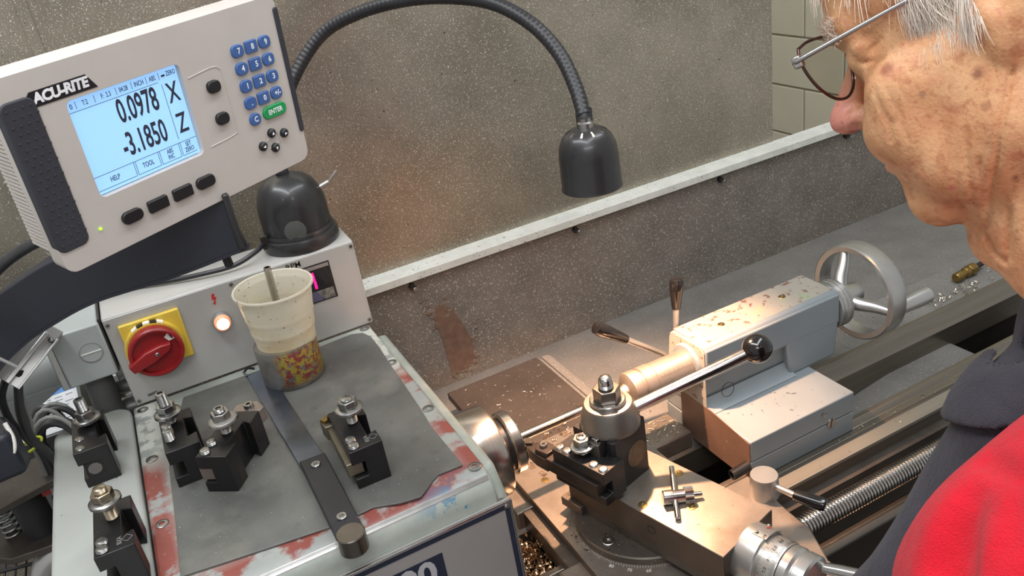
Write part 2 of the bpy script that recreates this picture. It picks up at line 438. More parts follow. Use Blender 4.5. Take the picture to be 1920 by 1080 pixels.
def headstock():
    t = thing('lathe_headstock', 'pale grey headstock casting with chipped red and blue paint', 'lathe headstock', (.06, 1.05, -.6))
    body = MB()
    # outline in y-z (rounded front ridge), swept along x
    body.prism([(.786, -.6), (.786, -.026), (.792, -.012), (.803, -.003), (.818, 0), (1.296, 0), (1.306, -.01), (1.306, -.6)], -.139, .262, 'x')
    obj('casting', body, m_head, t, bevel=.004, seg=3)
    obj('bare_edge', MB().prism([(.7942, -.0092), (.7965, -.0062), (.7992, -.0039), (.8005, -.0052), (.7965, -.0105)], -.138, .2585, 'x'), m_zinc, t, smooth=60)
    obj('end_flare', MB().prism([(.80, -.6), (.80, -.05), (.83, -.014), (1.27, -.014), (1.30, -.04), (1.30, -.6)], .26, .282, 'x'), m_head, t, bevel=.008, seg=3)
    obj('spindle_boss', MB().lathe([(0, 0), (.084, 0), (.082, .004), (0, .004)], (.280, .985, -.1185), (1, 0, 0), 48), m_head, t)
    for x, y in ((.2587, 1.2946), (.2525, 1.141), (.2525, .9795), (.2525, .8173), (-.1244, 1.280), (-.1234, 1.125), (-.1245, .9645)):
        x = min(x, .2505)
        socket_screw('cover_screw', x, min(y, 1.285), -.0004, .0085, t, m_zinc, .0022)
    # front name plate
    p = obj('name_plate', MB().box(-.12, .276, .7795, .7862, -.5, -.041), mat('satin_plate', (176, 172, 170), .32, .5, .05, 10), t, bevel=.001)
    mn = mat('navy_print', (30, 36, 54), .45, 0, .1)
    fr = MB(); fr.box(-.118, .2735, .7788, .7797, -.0525, -.0455).box(.2665, .2735, .7788, .7797, -.49, -.0525)
    obj('plate_border', fr, mn, p, smooth=0)
    obj('plate_block', MB().box(-.02, .1738, .7787, .7797, -.2, -.072), mn, p, smooth=0)
    text('plate_number', '3200', .05, mat('silver_print', (190, 190, 194), .4, .3, .03), p,
         frame((.112, .7784, -.0955), (1, 0, 0), (0, 0, 1)), sx=1.0, bold=.0016, local=False)
    obj('plate_trim', MB().tube([(-.12, .7795, -.041), (.276, .7795, -.041), (.277, .7795, -.5)], .0022, 8), m_steel, p)
    obj('plate_screw', MB().ball((.2698, .7795, -.0485), .0042, 12, (1, .6, 1)), m_zinc, p)
    return t
headstock()

def end_cover():
    t = thing('gear_cover', 'smooth pale grey end cover left of the headstock', 'machine cover', (-.2, 1.1, -.6))
    out = rrect(-.257, -.142, .55, 1.318, .03, 6)
    obj('cover_shell', MB().prism(out, -.6, .0005), m_cover, t, bevel=.006, seg=3)
    return t
end_cover()

def rubber_mat():
    P = [(-.0618, 1.2683), (-.085, 1.18), (-.1033, 1.0827), (-.108, .96), (-.1142, .8471), (-.02, .832), (.0716, .8182), (.1137, .8214), (.145, .808), (.1705, .8028),
         (.184, .813), (.1941, .8219), (.205, .8285), (.2382, .8271), (.2377, .8758), (.236, .93), (.2403, .982), (.243, 1.05), (.2455, 1.1253), (.249, 1.19), (.2495, 1.245),
         (.242, 1.268), (.225, 1.277), (.1651, 1.2735), (.0546, 1.2669)]
    tag(obj('rubber_mat', MB().prism(P, .0006, .0036), m_mat, bevel=.0008), 'dark grey rubber mat with a torn front corner on the headstock', 'mat')
rubber_mat()

def steel_bar():
    # polished strap with a black handle block, lying on the mat and overhanging the front edge
    t = thing('steel_strap', 'long dark blued steel strap with black bolted end on the rubber mat', 'strap', (.065, 1.0, .004))
    a = Vector((.0556, 1.256)); b = Vector((.0733, .9475)); d = (b - a).normalized(); n = Vector((-d.y, d.x)) * .0172
    m_blue = mat('blued_steel', (128, 136, 152), .2, .95, .3, 12, .02, 200, rvar=.1, patches=[((150, 112, 92), 7, .62, .8, .35)])
    q = [a - n, a + n, b + n, b - n]
    obj('strap_blade', MB().prism([tuple(v) for v in q], .004, .0085), m_blue, t, bevel=.001)
    c = Vector((.0745, .775)); m2 = Vector((.0165, -.001))
    obj('handle_block', MB().prism([tuple(b - m2 * 1.05), tuple(b + m2 * 1.05), tuple(c + m2), tuple(c - m2)][::-1], .0085, .021), m_rubber, t, bevel=.0015)
    obj('end_roller', MB().cyl((.0745, .774, -.004), (.0745, .774, .0212), .0172, n=32, ch=.0012), m_dsteel, t)
    for x, y in ((.0735, .926), (.074, .806)):
        s = socket_screw('clamp_screw', x, y, .021, .0065, t, m_zinc, .0025)
    obj('hook', MB().tube([(.0395, 1.254, .007), (.037, 1.262, .012), (.045, 1.268, .014), (.055, 1.265, .010)], .0022, 8), m_darksteel, t)
steel_bar()

# ------------------------------------------------------------------ control box
def control_box():
    t = thing('control_box', 'light grey electrical control box standing at the back of the headstock', 'control box', (.07, 1.35, 0))
    obj('cabinet', MB().prism([(1.301, .0008), (1.301, .157), (1.304, .159), (1.40, .160), (1.405, .157), (1.405, .0008)], -.132, .2715, 'x'), m_box, t, bevel=.002)
    p = obj('front_panel', MB().box(-.131, .2705, 1.2985, 1.3012, .0015, .1565), m_box, t, bevel=.0008)
    for x, z in ((-.126, .148), (.0637, .1505), (.2655, .150), (.2655, .008), (-.126, .008)):
        s = obj('panel_screw', MB().lathe([(0, 0), (.0034, 0), (.0030, .0016), (0, .0022)], (x, 1.2985, z), (0, -1, 0), 14), m_zinc, p)
        obj('screw_cross', MB().box(x - .0022, x + .0022, 1.2960, 1.2966, z - .0004, z + .0004).box(x - .0004, x + .0004, 1.2960, 1.2966, z - .0022, z + .0022), m_darksteel, s, smooth=0)
    # rotary isolator
    my = mat('yellow_plastic', (214, 184, 70), .4, 0, .08, 30); mr = mat('red_plastic', (138, 26, 30), .38, 0, .1, 30)
    g = thing('tmp', None, None); bpy.data.objects.remove(g)
    k = obj('isolator_plate', MB().box(-.1135, -.0235, 1.290, 1.2985, .0575, .1425), my, t, bevel=.002)
    c = (-.0735, 1.290, .0945)
    obj('isolator_collar', MB().lathe([(0, 0), (.044, 0), (.043, .012), (0, .012)], c, (0, -1, 0), 40), my, k)
    dsc = obj('isolator_knob', MB().lathe([(0, 0), (.040, 0), (.0405, .016), (.038, .0185), (.035, .0185), (.034, .012), (0, .012)], (c[0], 1.279, c[2]), (0, -1, 0), 48), mr, k)
    a = rad(22); ux, uz = math.cos(a), math.sin(a); vx, vz = -uz, ux
    H = [(-.044, .010), (-.044, -.004), (-.01, -.009), (.018, -.008), (.026, .001), (.012, .008), (-.012, .013)]
    obj('isolator_grip', MB().prism([(c[0] + u * ux + v * vx, c[2] + u * uz + v * vz) for u, v in H][::-1], 1.255, 1.270, 'y'), mr, dsc, bevel=.002)
    obj('grip_screw', MB().ball((c[0], 1.2552, c[2]), .0035, 12, (1, .5, 1)), m_zinc, dsc)
    obj('knob_pointer', MB().prism([(-.056, .1135), (-.0475, .121), (-.0405, .118), (-.0425, .107), (-.051, .106)], 1.2655, 1.2672, 'y'), m_white, dsc, smooth=0)
    text('knob_mark', 'I', .011, mat('black_print', (20, 20, 22), .5), dsc, frame((-.0465, 1.2652, .1125), (1, 0, .36), (-.36, 0, 1)), bold=.0005, local=False)
    for i in range(5):
        b = rad(64 + 13 * i); bx, bz = c[0] + .0438 * math.cos(b), c[2] + .0438 * math.sin(b)
        obj('collar_tab', MB().box(-.0045, .0045, -.010, 0, -.001, .0012, Matrix.Translation((bx, 1.289, bz)) @ Matrix.Rotation(PI / 2 - b, 4, 'Y')),
            (m_white if i % 2 == 0 else m_darksteel), k, smooth=0)
    # pilot lamp
    L = obj('pilot_bezel', MB().lathe([(.0145, 0), (.0150, 0), (.0152, .008), (.0135, .0125), (.0115, .0125), (.0115, 0)], (.0318, 1.2985, .098), (0, -1, 0), 32), m_alum, t)
    obj('pilot_collar', MB().lathe([(.0118, 0), (.0130, .010), (.0125, .019), (.0098, .0215), (.0095, .015)], (.0318, 1.2985, .098), (0, -1, 0), 32),
        mat('pink_lens_collar', (232, 160, 130), .25, 0, .05, emit=(255, 140, 90), estr=.5), L)
    obj('pilot_lens', MB().lathe([(.0105, .012), (.0098, .0205), (.006, .0235), (0, .0245)], (.0318, 1.2985, .098), (0, -1, 0), 32),
        mat('glowing_lens', (255, 236, 200), .3, emit=(255, 226, 170), estr=6), L)
    bolt = [(0, .008), (.005, .008), (.0035, .0015), (.0075, .0015), (.0015, -.007), (.003, -.007), (.0008, -.0115), (-.0035, -.0075), (-.0012, -.0072), (.0018, -.0015), (-.0028, -.0015)]
    bolt = [(.0305 + p_[0] * .8, .1365 + p_[1]) for p_ in bolt]
    obj('lightning_mark', MB().prism(bolt, 1.2980, 1.2986, 'y'), mat('red_print', (196, 40, 40), .5), p, smooth=0)
    # tachometer window
    fr = obj('display_frame', MB().prism([(.112, .071), (.2235, .071), (.2235, .139), (.112, .139)], 1.2972, 1.2987, 'y'), mat('black_frame', (22, 22, 24), .4), t, bevel=.0005)
    obj('display_border', MB().box(.1145, .2215, 1.2968, 1.2973, .1305, .1368), m_alum, fr, smooth=0)
    obj('display_window', MB().box(.1145, .2195, 1.2966, 1.2974, .0925, .1295), mat('dark_window', (16, 8, 12), .12, 0, .1, coat=.5), fr, smooth=0)
    obj('display_strip', MB().box(.1145, .198, 1.2966, 1.2974, .0735, .0915), mat('violet_grey_foil', (92, 92, 120), .3, .2, .1), fr, smooth=0)
    obj('display_foil', MB().prism([(.190, .0915), (.2195, .0915), (.2195, .0735), (.201, .0735)], 1.2962, 1.2968, 'y'), mat('crinkled_foil', (120, 122, 118), .35, .3, .6, 130, .5, 200), fr, smooth=0)
    md = mat('red_led', (255, 20, 110), .4, emit=(255, 10, 105), estr=2.2)
    def seg(x0, x1, z0, z1):
        sh = .0; return MB().prism([(x0, z0), (x1, z0), (x1, z1), (x0, z1)], 1.2958, 1.2967, 'y')
    X = .193
    obj('led_segment', seg(X - .016, X, .1225, .1262), md, fr, smooth=0)
    obj('led_segment', seg(X - .0035, X + .0005, .1115, .1220), md, fr, smooth=0)
    obj('led_segment', seg(X - .0030, X + .0010, .0965, .1105), md, fr, smooth=0)
    mk = mat('black_lettering', (24, 24, 26), .5)
    text('rpm_lettering', 'RPM', .0135, mk, p, frame((.1655, 1.2983, .1475), (1, 0, 0), (0, 0, 1)), bold=.0002, local=False)
    text('serial_number', '26077', .006, mk, p, frame((-.104, 1.2983, .0125), (1, 0, 0), (0, 0, 1)), bold=.0002, local=False)
    return t
control_box()

def junction_box():
    t = thing('junction_box', 'small blue-grey junction box with round slotted plug on its face', 'junction box', (-.17, 1.36, .07))
    obj('housing', MB().box(-.206, -.136, 1.29, 1.45, .070, .160), m_jbox, t, bevel=.003)
    obj('side_plate', MB().box(-.217, -.2065, 1.296, 1.45, .068, .161), m_alum, t, bevel=.0015)
    obj('edge_gasket', MB().box(-.1362, -.1335, 1.295, 1.45, .072, .163), m_rubber, t, smooth=0)
    r = obj('slotted_plug', MB().lathe([(0, 0), (.0155, 0), (.0150, .0015), (0, .0015)], (-.160, 1.2905, .118), (0, -1, 0), 32), m_jbox, t)
    obj('plug_rim', MB().ring([(.0150, -.0006), (.0164, -.0006), (.0164, .0018), (.0150, .0018)], (-.160, 1.2905, .118), (0, -1, 0), 36), m_alum, r)
    obj('plug_slot', MB().box(-.0145, .0145, -.0022, -.0012, -.0008, .0008, Matrix.Translation((-.160, 1.2905, .118))), m_white, r, smooth=0)
    c = obj('conduit', MB().cyl((-.172, 1.345, .075), (-.180, 1.35, -.12), .0215, n=24), mat('grey_conduit', (92, 92, 92), .6, 0, .08, 40), t)
    return t
junction_box()

# ------------------------------------------------------------------ gooseneck lamp
def gooseneck_lamp():
    t = thing('gooseneck_lamp', 'black gooseneck work lamp with domed shade standing on the control box', 'lamp', (.2, 1.353, .159))
    x, y = .2005, 1.366
    obj('foot', MB().lathe([(0, 0), (.064, 0), (.0655, .004), (.0655, .017), (.0635, .021), (.0605, .022), (.0605, .027), (.059, .030), (0, .030)], (x, y, .160), n=56), m_black, t)
    dm = obj('base_dome', MB().lathe([(.0575, .028), (.0575, .060), (.0565, .075), (.052, .092), (.044, .106), (.033, .116), (.018, .1215), (0, .123)], (x, y, .160), n=48), m_black, t)
    obj('bare_patch', MB().lathe([(0, 0), (.018, 0), (.0165, .0004), (0, .0005)], (x - .014, y - .0562, .200), (-.22, -1, .04), 24), mat('scraped_enamel', (74, 76, 74), .5, 0, .08, 40), dm)
    sw = obj('toggle_switch', MB().cyl((x + .052, y - .01, .246), (x + .068, y - .012, .251), .005, n=16), m_zinc, dm)
    obj('toggle_lever', MB().cyl((x + .066, y - .012, .250), (x + .086, y - .012, .266), .0022, .0034, n=12), m_steel, sw)
    pts = [(.2005, 1.366, .28), (.2015, 1.372, .30), (.2255, 1.40, .352), (.2655, 1.425, .4125), (.3303, 1.4235, .4742), (.3903, 1.3828, .5017), (.4546, 1.3197, .5132), (.5095, 1.2525, .5097),
           (.5512, 1.1905, .4942), (.5790, 1.1310, .4612), (.5915, 1.0832, .4200), (.5877, 1.0408, .3778), (.5795, 1.0120, .3440)]
    S = spline(pts, 26); L = [0]
    for a, b in zip(S, S[1:]): L.append(L[-1] + (b - a).length)
    # ribbed hose: resample finely, radius ripples
    tot = L[-1]; N = 420; P = []; R = []
    j = 0
    for k in range(N):
        s = tot * k / (N - 1)
        while j < len(L) - 2 and L[j + 1] < s: j += 1
        f = (s - L[j]) / max(1e-9, L[j + 1] - L[j]); P.append(S[j].lerp(S[j + 1], f)); R.append(.0106 + (.0005 if (k // 2) % 2 else 0))
    obj('gooseneck_hose', MB().tube(P, R, 14), m_rubber, t, smooth=60)
    end = P[-1]
    obj('hose_ferrule', MB().cyl(end + Vector((.004, .007, .008)), end + Vector((-.002, -.003, -.016)), .0122, n=24, ch=.001), m_rubber, t)
    # shade: dome with vent slots cut through its crown
    sx, sy, sz = .572, .999, .241
    n = 60; prof = [(.0445, 0), (.0455, .001), (.0445, .004), (.0435, .05), (.0415, .064), (.036, .077), (.030, .0835), (.021, .0885), (.010, .0905)]
    inner = [(r - .0016, h - (.0016 if h > .05 else 0)) for r, h in prof]
    skip = {(6, i) for i in range(n) if i % 6 == 1}
    mb = MB().lathe(prof, (sx, sy, sz), n=n, skip=skip)
    sh = obj('lamp_shade', mb, m_black, t, smooth=50)
    obj('shade_lining', MB().lathe(inner, (sx, sy, sz), n=n, skip=skip), mat('white_shade_lining', (225, 220, 205), .5), sh, smooth=50)
    obj('shade_collar', MB().lathe([(0, .089), (.012, .089), (.0115, .097), (.0085, .099), (.0085, .104), (0, .104)], (sx, sy, sz), n=24), m_zinc, sh)
    obj('shade_rivet', MB().ball((sx + .0425, sy - .012, sz + .009), .0028, 10), m_zinc, sh)
    obj('bulb', MB().lathe([(.010, .086), (.010, .080), (.013, .074), (.015, .068), (.014, .061), (.009, .056), (0, .0545)], (sx, sy, sz), n=24),
        mat('lit_bulb', (255, 236, 200), .3, emit=(255, 196, 120), estr=28), sh)
    l = bpy.data.lights.new('lamp_light', 'POINT'); l.energy = 46; l.color = (1, .56, .33); l.shadow_soft_size = .009
    lo = bpy.data.objects.new('lamp_light', l); COL.objects.link(lo); lo.location = (sx, sy, sz + .052); lo.parent = t
    lo.matrix_parent_inverse = wmat(t).inverted()
    # mains lead leaving the foot
    c = spline([(x - .062, y - .012, .182), (.12, 1.33, .180), (.08, 1.325, .170), (.03, 1.335, .168), (-.03, 1.36, .166), (-.11, 1.40, .166)], 8)
    obj('mains_lead', MB().tube(c, .0042, 10), m_rubber, t)
    obj('lead_clip', MB().box(x - .068, x - .055, y - .022, y - .004, .172, .196), m_blackplastic, t, bevel=.001)
    return t
gooseneck_lamp()

# ------------------------------------------------------------------ digital readout
def readout():
    t = thing('digital_readout', 'beige digital readout console with lit blue screen and keypad', 'digital readout')
    R = Matrix(((.895, .0165, .4459, .0097), (.4443, -.1248, -.8872, .8929), (.041, .9921, -.119, .4946), (0, 0, 0, 1)))
    t.matrix_basis = R
    mb_ = mat('warm_grey_plastic', (194, 188, 182), .45, 0, .03, 20, .08, 700, specks=[((110, 104, 98), 160, .79, .8)])
    md = mat('dark_grip_rubber', (52, 54, 62), .55, 0, .1, 40, .05, 400)
    mk = mat('console_black_key', (26, 26, 29), .4, 0, .1, 30, .05, 500); mblue = mat('blue_key', (62, 98, 158), .4, 0, .06, 40)
    mgreen = mat('green_key', (24, 150, 84), .4, 0, .05); mprint = mat('white_print', (238, 240, 244), .5); mlcd = mat('lcd_ink', (46, 50, 66), .6)
    P = lambda *a: obj(*a, local=True)
    outer = rrect(-.117, .1945, -.107, .085, .012, 6)
    bez = obj('front_bezel', plate(outer, [rrect(-.0605, .0605, -.049, .0485, .006, 4)], -.022, 0), mb_, t, bevel=.003, seg=3, local=True, smooth=30)
    obj('rear_housing', MB().prism(rrect(-.112, .189, -.10, .08, .012), -.062, -.021), mb_, t, bevel=.004, local=True)
    ribs = MB()
    for k in range(34): ribs.box(-.1145, -.1115, -.088 + k * .0044, -.0852 + k * .0044, -.060, -.024)
    rb = obj('cooling_ribs', ribs, mb_, t, local=True, smooth=0); rb['kind'] = 'stuff'
    # side grips
    g = obj('side_grip', MB().prism(rrect(-.1175, -.0855, -.084, .064, .008), -.012, .0016), md, t, bevel=.0015, local=True)
    dots = MB()
    for r in range(19):
        for c in range(4):
            dots.ball((-.112 + c * .0073 + (.0036 if r % 2 else 0), -.0765 + r * .0074, .0014), .0012, 8)
    dd = obj('grip_dots', dots, md, g, local=True); dd['kind'] = 'stuff'
    obj('side_grip', MB().prism(rrect(.189, .1955, -.072, .072, .003), -.016, .0016), md, t, bevel=.001, local=True)
    # screen
    sc = obj('screen', MB().box(-.0595, .0595, -.0478, .0475, -.009, -.006), mat('backlit_lcd', (130, 170, 215), .25, 0, 0, emit=(150, 200, 250), estr=.62), t, local=True, smooth=0)
    def T(s, x, y, size, sx=.6, bold=.0, parent=sc, m=mlcd, z=-.0058, nm='screen_text', sp=1.0): return text(nm, s, size, m, parent, Matrix.Translation((x, y, z)), sx, bold, spacing=sp)
    T('0', -.0545, .0408, .0068, .8); T(':', -.0585, .0408, .0068)
    for s_, x_ in (('T:2', -.0405), ('F:  2.3', -.019), ('04:28', -.0005), ('INCH', .0165), ('ABS', .0315), ('ZERO', .0525)):
        T(s_, x_, .0408, .0068, .62)
    ln = MB()
    for x_ in (-.050, -.031, -.0085, .0082, .0245, .0385): ln.box(x_, x_ + .0004, .0375, .0445, -.0059, -.0057)
    ln.box(-.0595, .036, .0352, .0356, -.0059, -.0057).box(.0392, .0396, -.026, .0325, -.0059, -.0057).box(-.0595, .0595, -.0302, -.0298, -.0059, -.0057)
    for x_ in (-.0155, -.0135, .0125, .0145, .0375, .0395): ln.box(x_ - .0002, x_ + .0002, -.0445, -.0302, -.0059, -.0057)
    ln.box(-.058, -.0155, -.0447, -.0443, -.0059, -.0057).box(-.0135, .0125, -.0447, -.0443, -.0059, -.0057).box(.0145, .0375, -.0447, -.0443, -.0059, -.0057).box(.0395, .0565, -.0447, -.0443, -.0059, -.0057)
    ln.box(.0415, .0455, .0392, .0412, -.0059, -.0057)
    obj('screen_lines', ln, mlcd, sc, local=True, smooth=0)
    T('0.0978', .0085, .0205, .0330, .50, .0005, nm='reading_x'); T('-3.1850', .0045, -.0125, .0330, .50, .0005, nm='reading_z')
    T('X', .0490, .0205, .0290, .62, .0003, nm='axis_x'); T('Z', .0490, -.0120, .0290, .62, .0003, nm='axis_z')
    for s_, x_ in (('HELP', -.038), ('TOOL', -.0005)): T(s_, x_, -.0375, .0075, .62)
    T('ABS', .026, -.0342, .0068, .62); T('INC', .026, -.0402, .0068, .62); T('SET', .0485, -.0342, .0068, .62); T('ZERO', .0485, -.0402, .0068, .62)
    # maker's name
    b = obj('name_badge', MB().prism([(-.0905, .0535), (-.086, .0525), (-.0265, .0525), (-.0345, .0665), (-.088, .0665), (-.092, .062), (-.092, .0565)], -.001, .0006), mk, t, local=True, smooth=0)
    text('name_lettering', 'ACU-RITE', .0128, mprint, b, Matrix.Translation((-.0605, .0596, .0008)), .98, .0006, spacing=.94, shear=.12)
    # soft keys
    for i, x in enumerate((-.0385, -.0085, .0215, .0505)):
        rr = rrect(x - .0115, x + .0115, -.0845, -.0715, .002)
        if i == 0: rr = rrect(x - .0115, x + .0115, -.0845, -.0715, .0062)
        if i == 3: rr = rrect(x - .0115, x + .0115, -.0845, -.0715, .0055)
        obj('soft_key', MB().prism(rr, -.001, .0040), mk, t, bevel=.0012, local=True)
    # grouped side keys in a shallow frame line
    fl = spline([(.066, .031, 0), (.095, .0335, 0), (.1045, .030, 0), (.1065, .02, 0), (.1065, -.035, 0), (.102, -.043, 0), (.07, -.0455, 0)], 6)
    obj('panel_groove', MB().tube(fl, .0007, 6), mb_, t, local=True)
    for y in (.0145, -.0205): obj('arrow_key', MB().prism(rrect(.0835, .0995, y - .0065, y + .0065, .0055), -.001, .0042), mk, t, bevel=.0013, local=True)
    # keypad
    keys = [['7', '8', '9'], ['4', '5', '6'], ['1', '2', '3'], ['.', '0', '+/-']]
    for r, row in enumerate(keys):
        for c, s_ in enumerate(row):
            x = .1310 + c * .01835; y = .0408 - r * .0192
            rr = rrect(x - .0076, x + .0076, y - .0066, y + .0066, (.005 if c != 1 else .0012))
            k = obj('number_key', MB().prism(rr, -.001, .0030), mblue, t, bevel=.001, local=True)
            text('key_legend', s_, .0085, mprint, k, Matrix.Translation((x + .001, y, .0031)), .85, .0002)
    k = obj('clear_key', MB().prism(rrect(.1245, .1390, -.0425, -.0292, .0058), -.001, .0030), mblue, t, bevel=.001, local=True)
    text('key_legend', 'C', .0085, mprint, k, Matrix.Translation((.1322, -.0359, .0031)), .85, .0002)
    k = obj('enter_key', MB().prism(rrect(.1435, .1760, -.0422, -.0282, .0062), -.001, .0030), mgreen, t, bevel=.001, local=True)
    text('key_legend', 'ENTER', .0078, mprint, k, Matrix.Translation((.1600, -.0352, .0031)), .85, .0002)
    for x, y, a in ((.1485, -.0585, 90), (.1655, -.0645, 0), (.1330, -.0690, 180), (.1490, -.0765, -90)):
        k = obj('cursor_key', MB().lathe([(0, -.001), (.0054, -.001), (.0052, .0028), (.0035, .0045), (0, .0048)], (x, y, 0), n=20), mk, t, local=True)
        obj('key_arrow', MB().prism([(.0022 * math.cos(rad(a + q)), .0022 * math.sin(rad(a + q))) for q in (0, 130, 230)], .0046, .0050, 'z', Matrix.Translation((x, y, 0))), mprint, k, local=True, smooth=0)
    obj('cursor_groove', MB().tube([(.1405, -.0655, .0), (.1565, -.0605, .0), (.158, -.0725, .0), (.1420, -.0755, .0), (.1405, -.0655, 0)], .0006, 6), mb_, t, local=True)
    obj('power_light', MB().ball((-.0726, -.0765, .0004), .0016, 12), mat('green_led', (150, 220, 40), .3, emit=(140, 230, 30), estr=1.5), t, local=True)
    return t
readout()

def support_arm():
    t = thing('support_arm', 'curved dark navy steel arm carrying the digital readout console', 'support arm', (-.34, 1.17, .1))
    path = spline([(.072, .936, .3605), (-.0146, .9616, .3443), (-.1072, 1.024, .3206), (-.1734, 1.082, .2865), (-.2257, 1.1332, .2507), (-.2818, 1.1574, .2065), (-.3426, 1.169, .135), (-.38, 1.18, .02)], 8)
    def sweep(h0, h1, d0, d1):
        vs = []; fs = []
        for i, p in enumerate(path):
            tg = (path[min(i + 1, len(path) - 1)] - path[max(i - 1, 0)]).normalized()
            back = Vector((.387, .922, 0)); back = (back - tg * back.dot(tg)).normalized(); up = back.cross(tg).normalized()
            if up.z < 0: up = -up
            for h, d in ((h0, d0), (h1, d0), (h1, d1), (h0, d1)): vs.append(p + up * h + back * d)
        n = len(path)
        for i in range(n - 1):
            for k in range(4): fs.append((i * 4 + k, i * 4 + (k + 1) % 4, i * 4 + 4 + (k + 1) % 4, i * 4 + 4 + k))
        fs += [(3, 2, 1, 0), tuple((n - 1) * 4 + k for k in range(4))]
        mb = MB(); mb.v = [tuple(v) for v in vs]; mb.f = fs; return mb
    w = obj('arm_web', sweep(-.030, .030, 0, .006), m_navy, t, bevel=.0015, smooth=40)
    obj('top_flange', sweep(.027, .033, 0, .05), m_navy, t, bevel=.0015, smooth=40)
    obj('bottom_flange', sweep(-.033, -.029, 0, .012), m_navy, t, smooth=40)
    obj('end_plate', MB().box(.066, .0735, .93, .99, .330, .398), m_black, t, bevel=.002)
    b = obj('clamp_bolt', MB().cyl((.05, .956, .335), (.052, .956, .308), .0052, n=16), m_darksteel, t)
    obj('bolt_nut', MB().prism(hexagon(.011), .322, .334, 'z', Matrix.Translation((.051, .956, 0))), m_darksteel, b, bevel=.001)
    obj('mount_neck', MB().box(.03, .07, .955, 1.0, .37, .425), m_navy, t, bevel=.002)
    obj('cable_tie', sweep(-.034, .0345, -.002, .0) if False else MB().tube(spline([(-.252, 1.128, .27), (-.246, 1.121, .235), (-.222, 1.112, .205)], 6), .0022, 8), m_cablegrey, t)
    return t
support_arm()

# ------------------------------------------------------------------ cup and its steel ring
def cup():
    mc = Nodes('stained_translucent_plastic'); b = mc.b
    x, y, z = mc.xyz(); n = mc.noise(26, 5); n2 = mc.noise(160, 3)
    c = mc.mix(mc.math('MULTIPLY', mc.ramp(z, .135, .02), mc.ramp(n, .30, .62)), lin((240, 236, 222)), lin((226, 204, 150)))
    c = mc.mix(mc.ramp(n2, .67, .70), c, lin((96, 84, 62)))
    mc.l(c, b.inputs['Base Color']); b.inputs['Roughness'].default_value = .35
    b.inputs['Subsurface Weight'].default_value = 0; b.inputs['Transmission Weight'].default_value = 0
    tr = mc.n('ShaderNodeBsdfTranslucent'); mc.l(c, tr.inputs[0]); mx = mc.n('ShaderNodeMixShader'); mx.inputs[0].default_value = .45
    out = mc.t.nodes['Material Output']; mc.l(b.outputs[0], mx.inputs[1]); mc.l(tr.outputs[0], mx.inputs[2]); mc.l(mx.outputs[0], out.inputs[0])
    t = thing('plastic_cup', 'stained translucent white plastic cup standing in a steel ring', 'cup', (.110, 1.209, .006))
    p = [(0, .002), (.036, .002), (.0375, .008)]
    for k in range(1, 40):
        h = .008 + k * .0036; r = .0375 + (h - .008) * .0205 / .148
        if k in (8, 9, 15, 16, 22, 23, 29): r += .0008
        p.append((r, h))
    p += [(.0588, .1525), (.0612, .154), (.0618, .157), (.0605, .159), (.0582, .158), (.0565, .15)]
    inn = [(r - .0012, h + .0005) for r, h in p[1:-6]][::-1]
    obj('cup_wall', MB().lathe(p + inn + [(0, .004)], n=64), mc.m, t, local=True, smooth=50)
    t.rotation_euler = (rad(1), rad(2), 0)
    s = thing('cup_ring', 'thick steel pipe ring with smeared red and yellow paint', 'ring', (.108, 1.2075, .0036))
    N = Nodes('paint_smeared_steel'); X, Y, Z = N.xyz()
    base = N.mix(N.ramp(N.noise(40, 4), .3, .7), lin((84, 82, 78)), lin((120, 118, 112)))
    msk = N.math('MULTIPLY', N.ramp(Y, .012, -.006), N.math('MULTIPLY', N.ramp(X, -.03, -.018), N.math('MULTIPLY', N.ramp(Z, .005, .013), N.ramp(Z, .070, .060))))
    n1 = N.noise(70, 4, .6, dist=1.0); n2 = N.noise(110, 4, .65, dist=.6)
    c = N.mix(N.math('MULTIPLY', msk, N.ramp(n1, .42, .48)), base, lin((150, 134, 52)))
    c = N.mix(N.math('MULTIPLY', msk, N.ramp(n2, .48, .54)), c, lin((124, 50, 52)))
    N.l(c, N.b.inputs['Base Color']); N.b.inputs['Roughness'].default_value = .42; N.b.inputs['Metallic'].default_value = .25
    obj('ring_wall', MB().ring([(.0405, .0002), (.0480, .0002), (.0488, .0012), (.0488, .0665), (.0478, .068), (.0418, .068), (.0405, .0665)], (0, 0, 0), (0, 0, 1), 64), N.m, s, local=True, smooth=40)
    tb = MB().lathe([(.0056, 0), (.0056, .172), (.0040, .172), (.0040, .10), (0, .10)], (.112, 1.218, .018), (.03, .01, 1), 20)
    tag(obj('steel_tube', tb, m_steel), 'thin steel tube standing upright in the plastic cup', 'tube')
cup()

# ------------------------------------------------------------------ spindle nose, workpiece
AY, AZ = .985, -.1185          # lathe axis
def collet_chuck():
    t = thing('collet_chuck', 'bright turned steel collet chuck on the spindle nose', 'chuck', (.298, AY, AZ - .073))
    o = (.298, AY, AZ)
    obj('chuck_body', MB().lathe([(0, -.014), (.073, -.014), (.0735, -.012), (.0735, .036), (.071, .0405), (.062, .042), (.052, .043), (.0505, .047), (0, .047)], o, (1, 0, 0), 72), m_turned, t, smooth=30)
    obj('chuck_groove', MB().lathe([(0, .046), (.043, .046), (.043, .062), (0, .062)], o, (1, 0, 0), 56), m_darksteel, t, smooth=30)
    obj('nose_flange', MB().lathe([(.0, .058), (.047, .058), (.0505, .0605), (.0505, .073), (.049, .0755), (.043, .077), (.0425, .0745), (.030, .0745), (.028, .0765), (0, .0765)], o, (1, 0, 0), 64), m_turned, t, smooth=30)
collet_chuck()
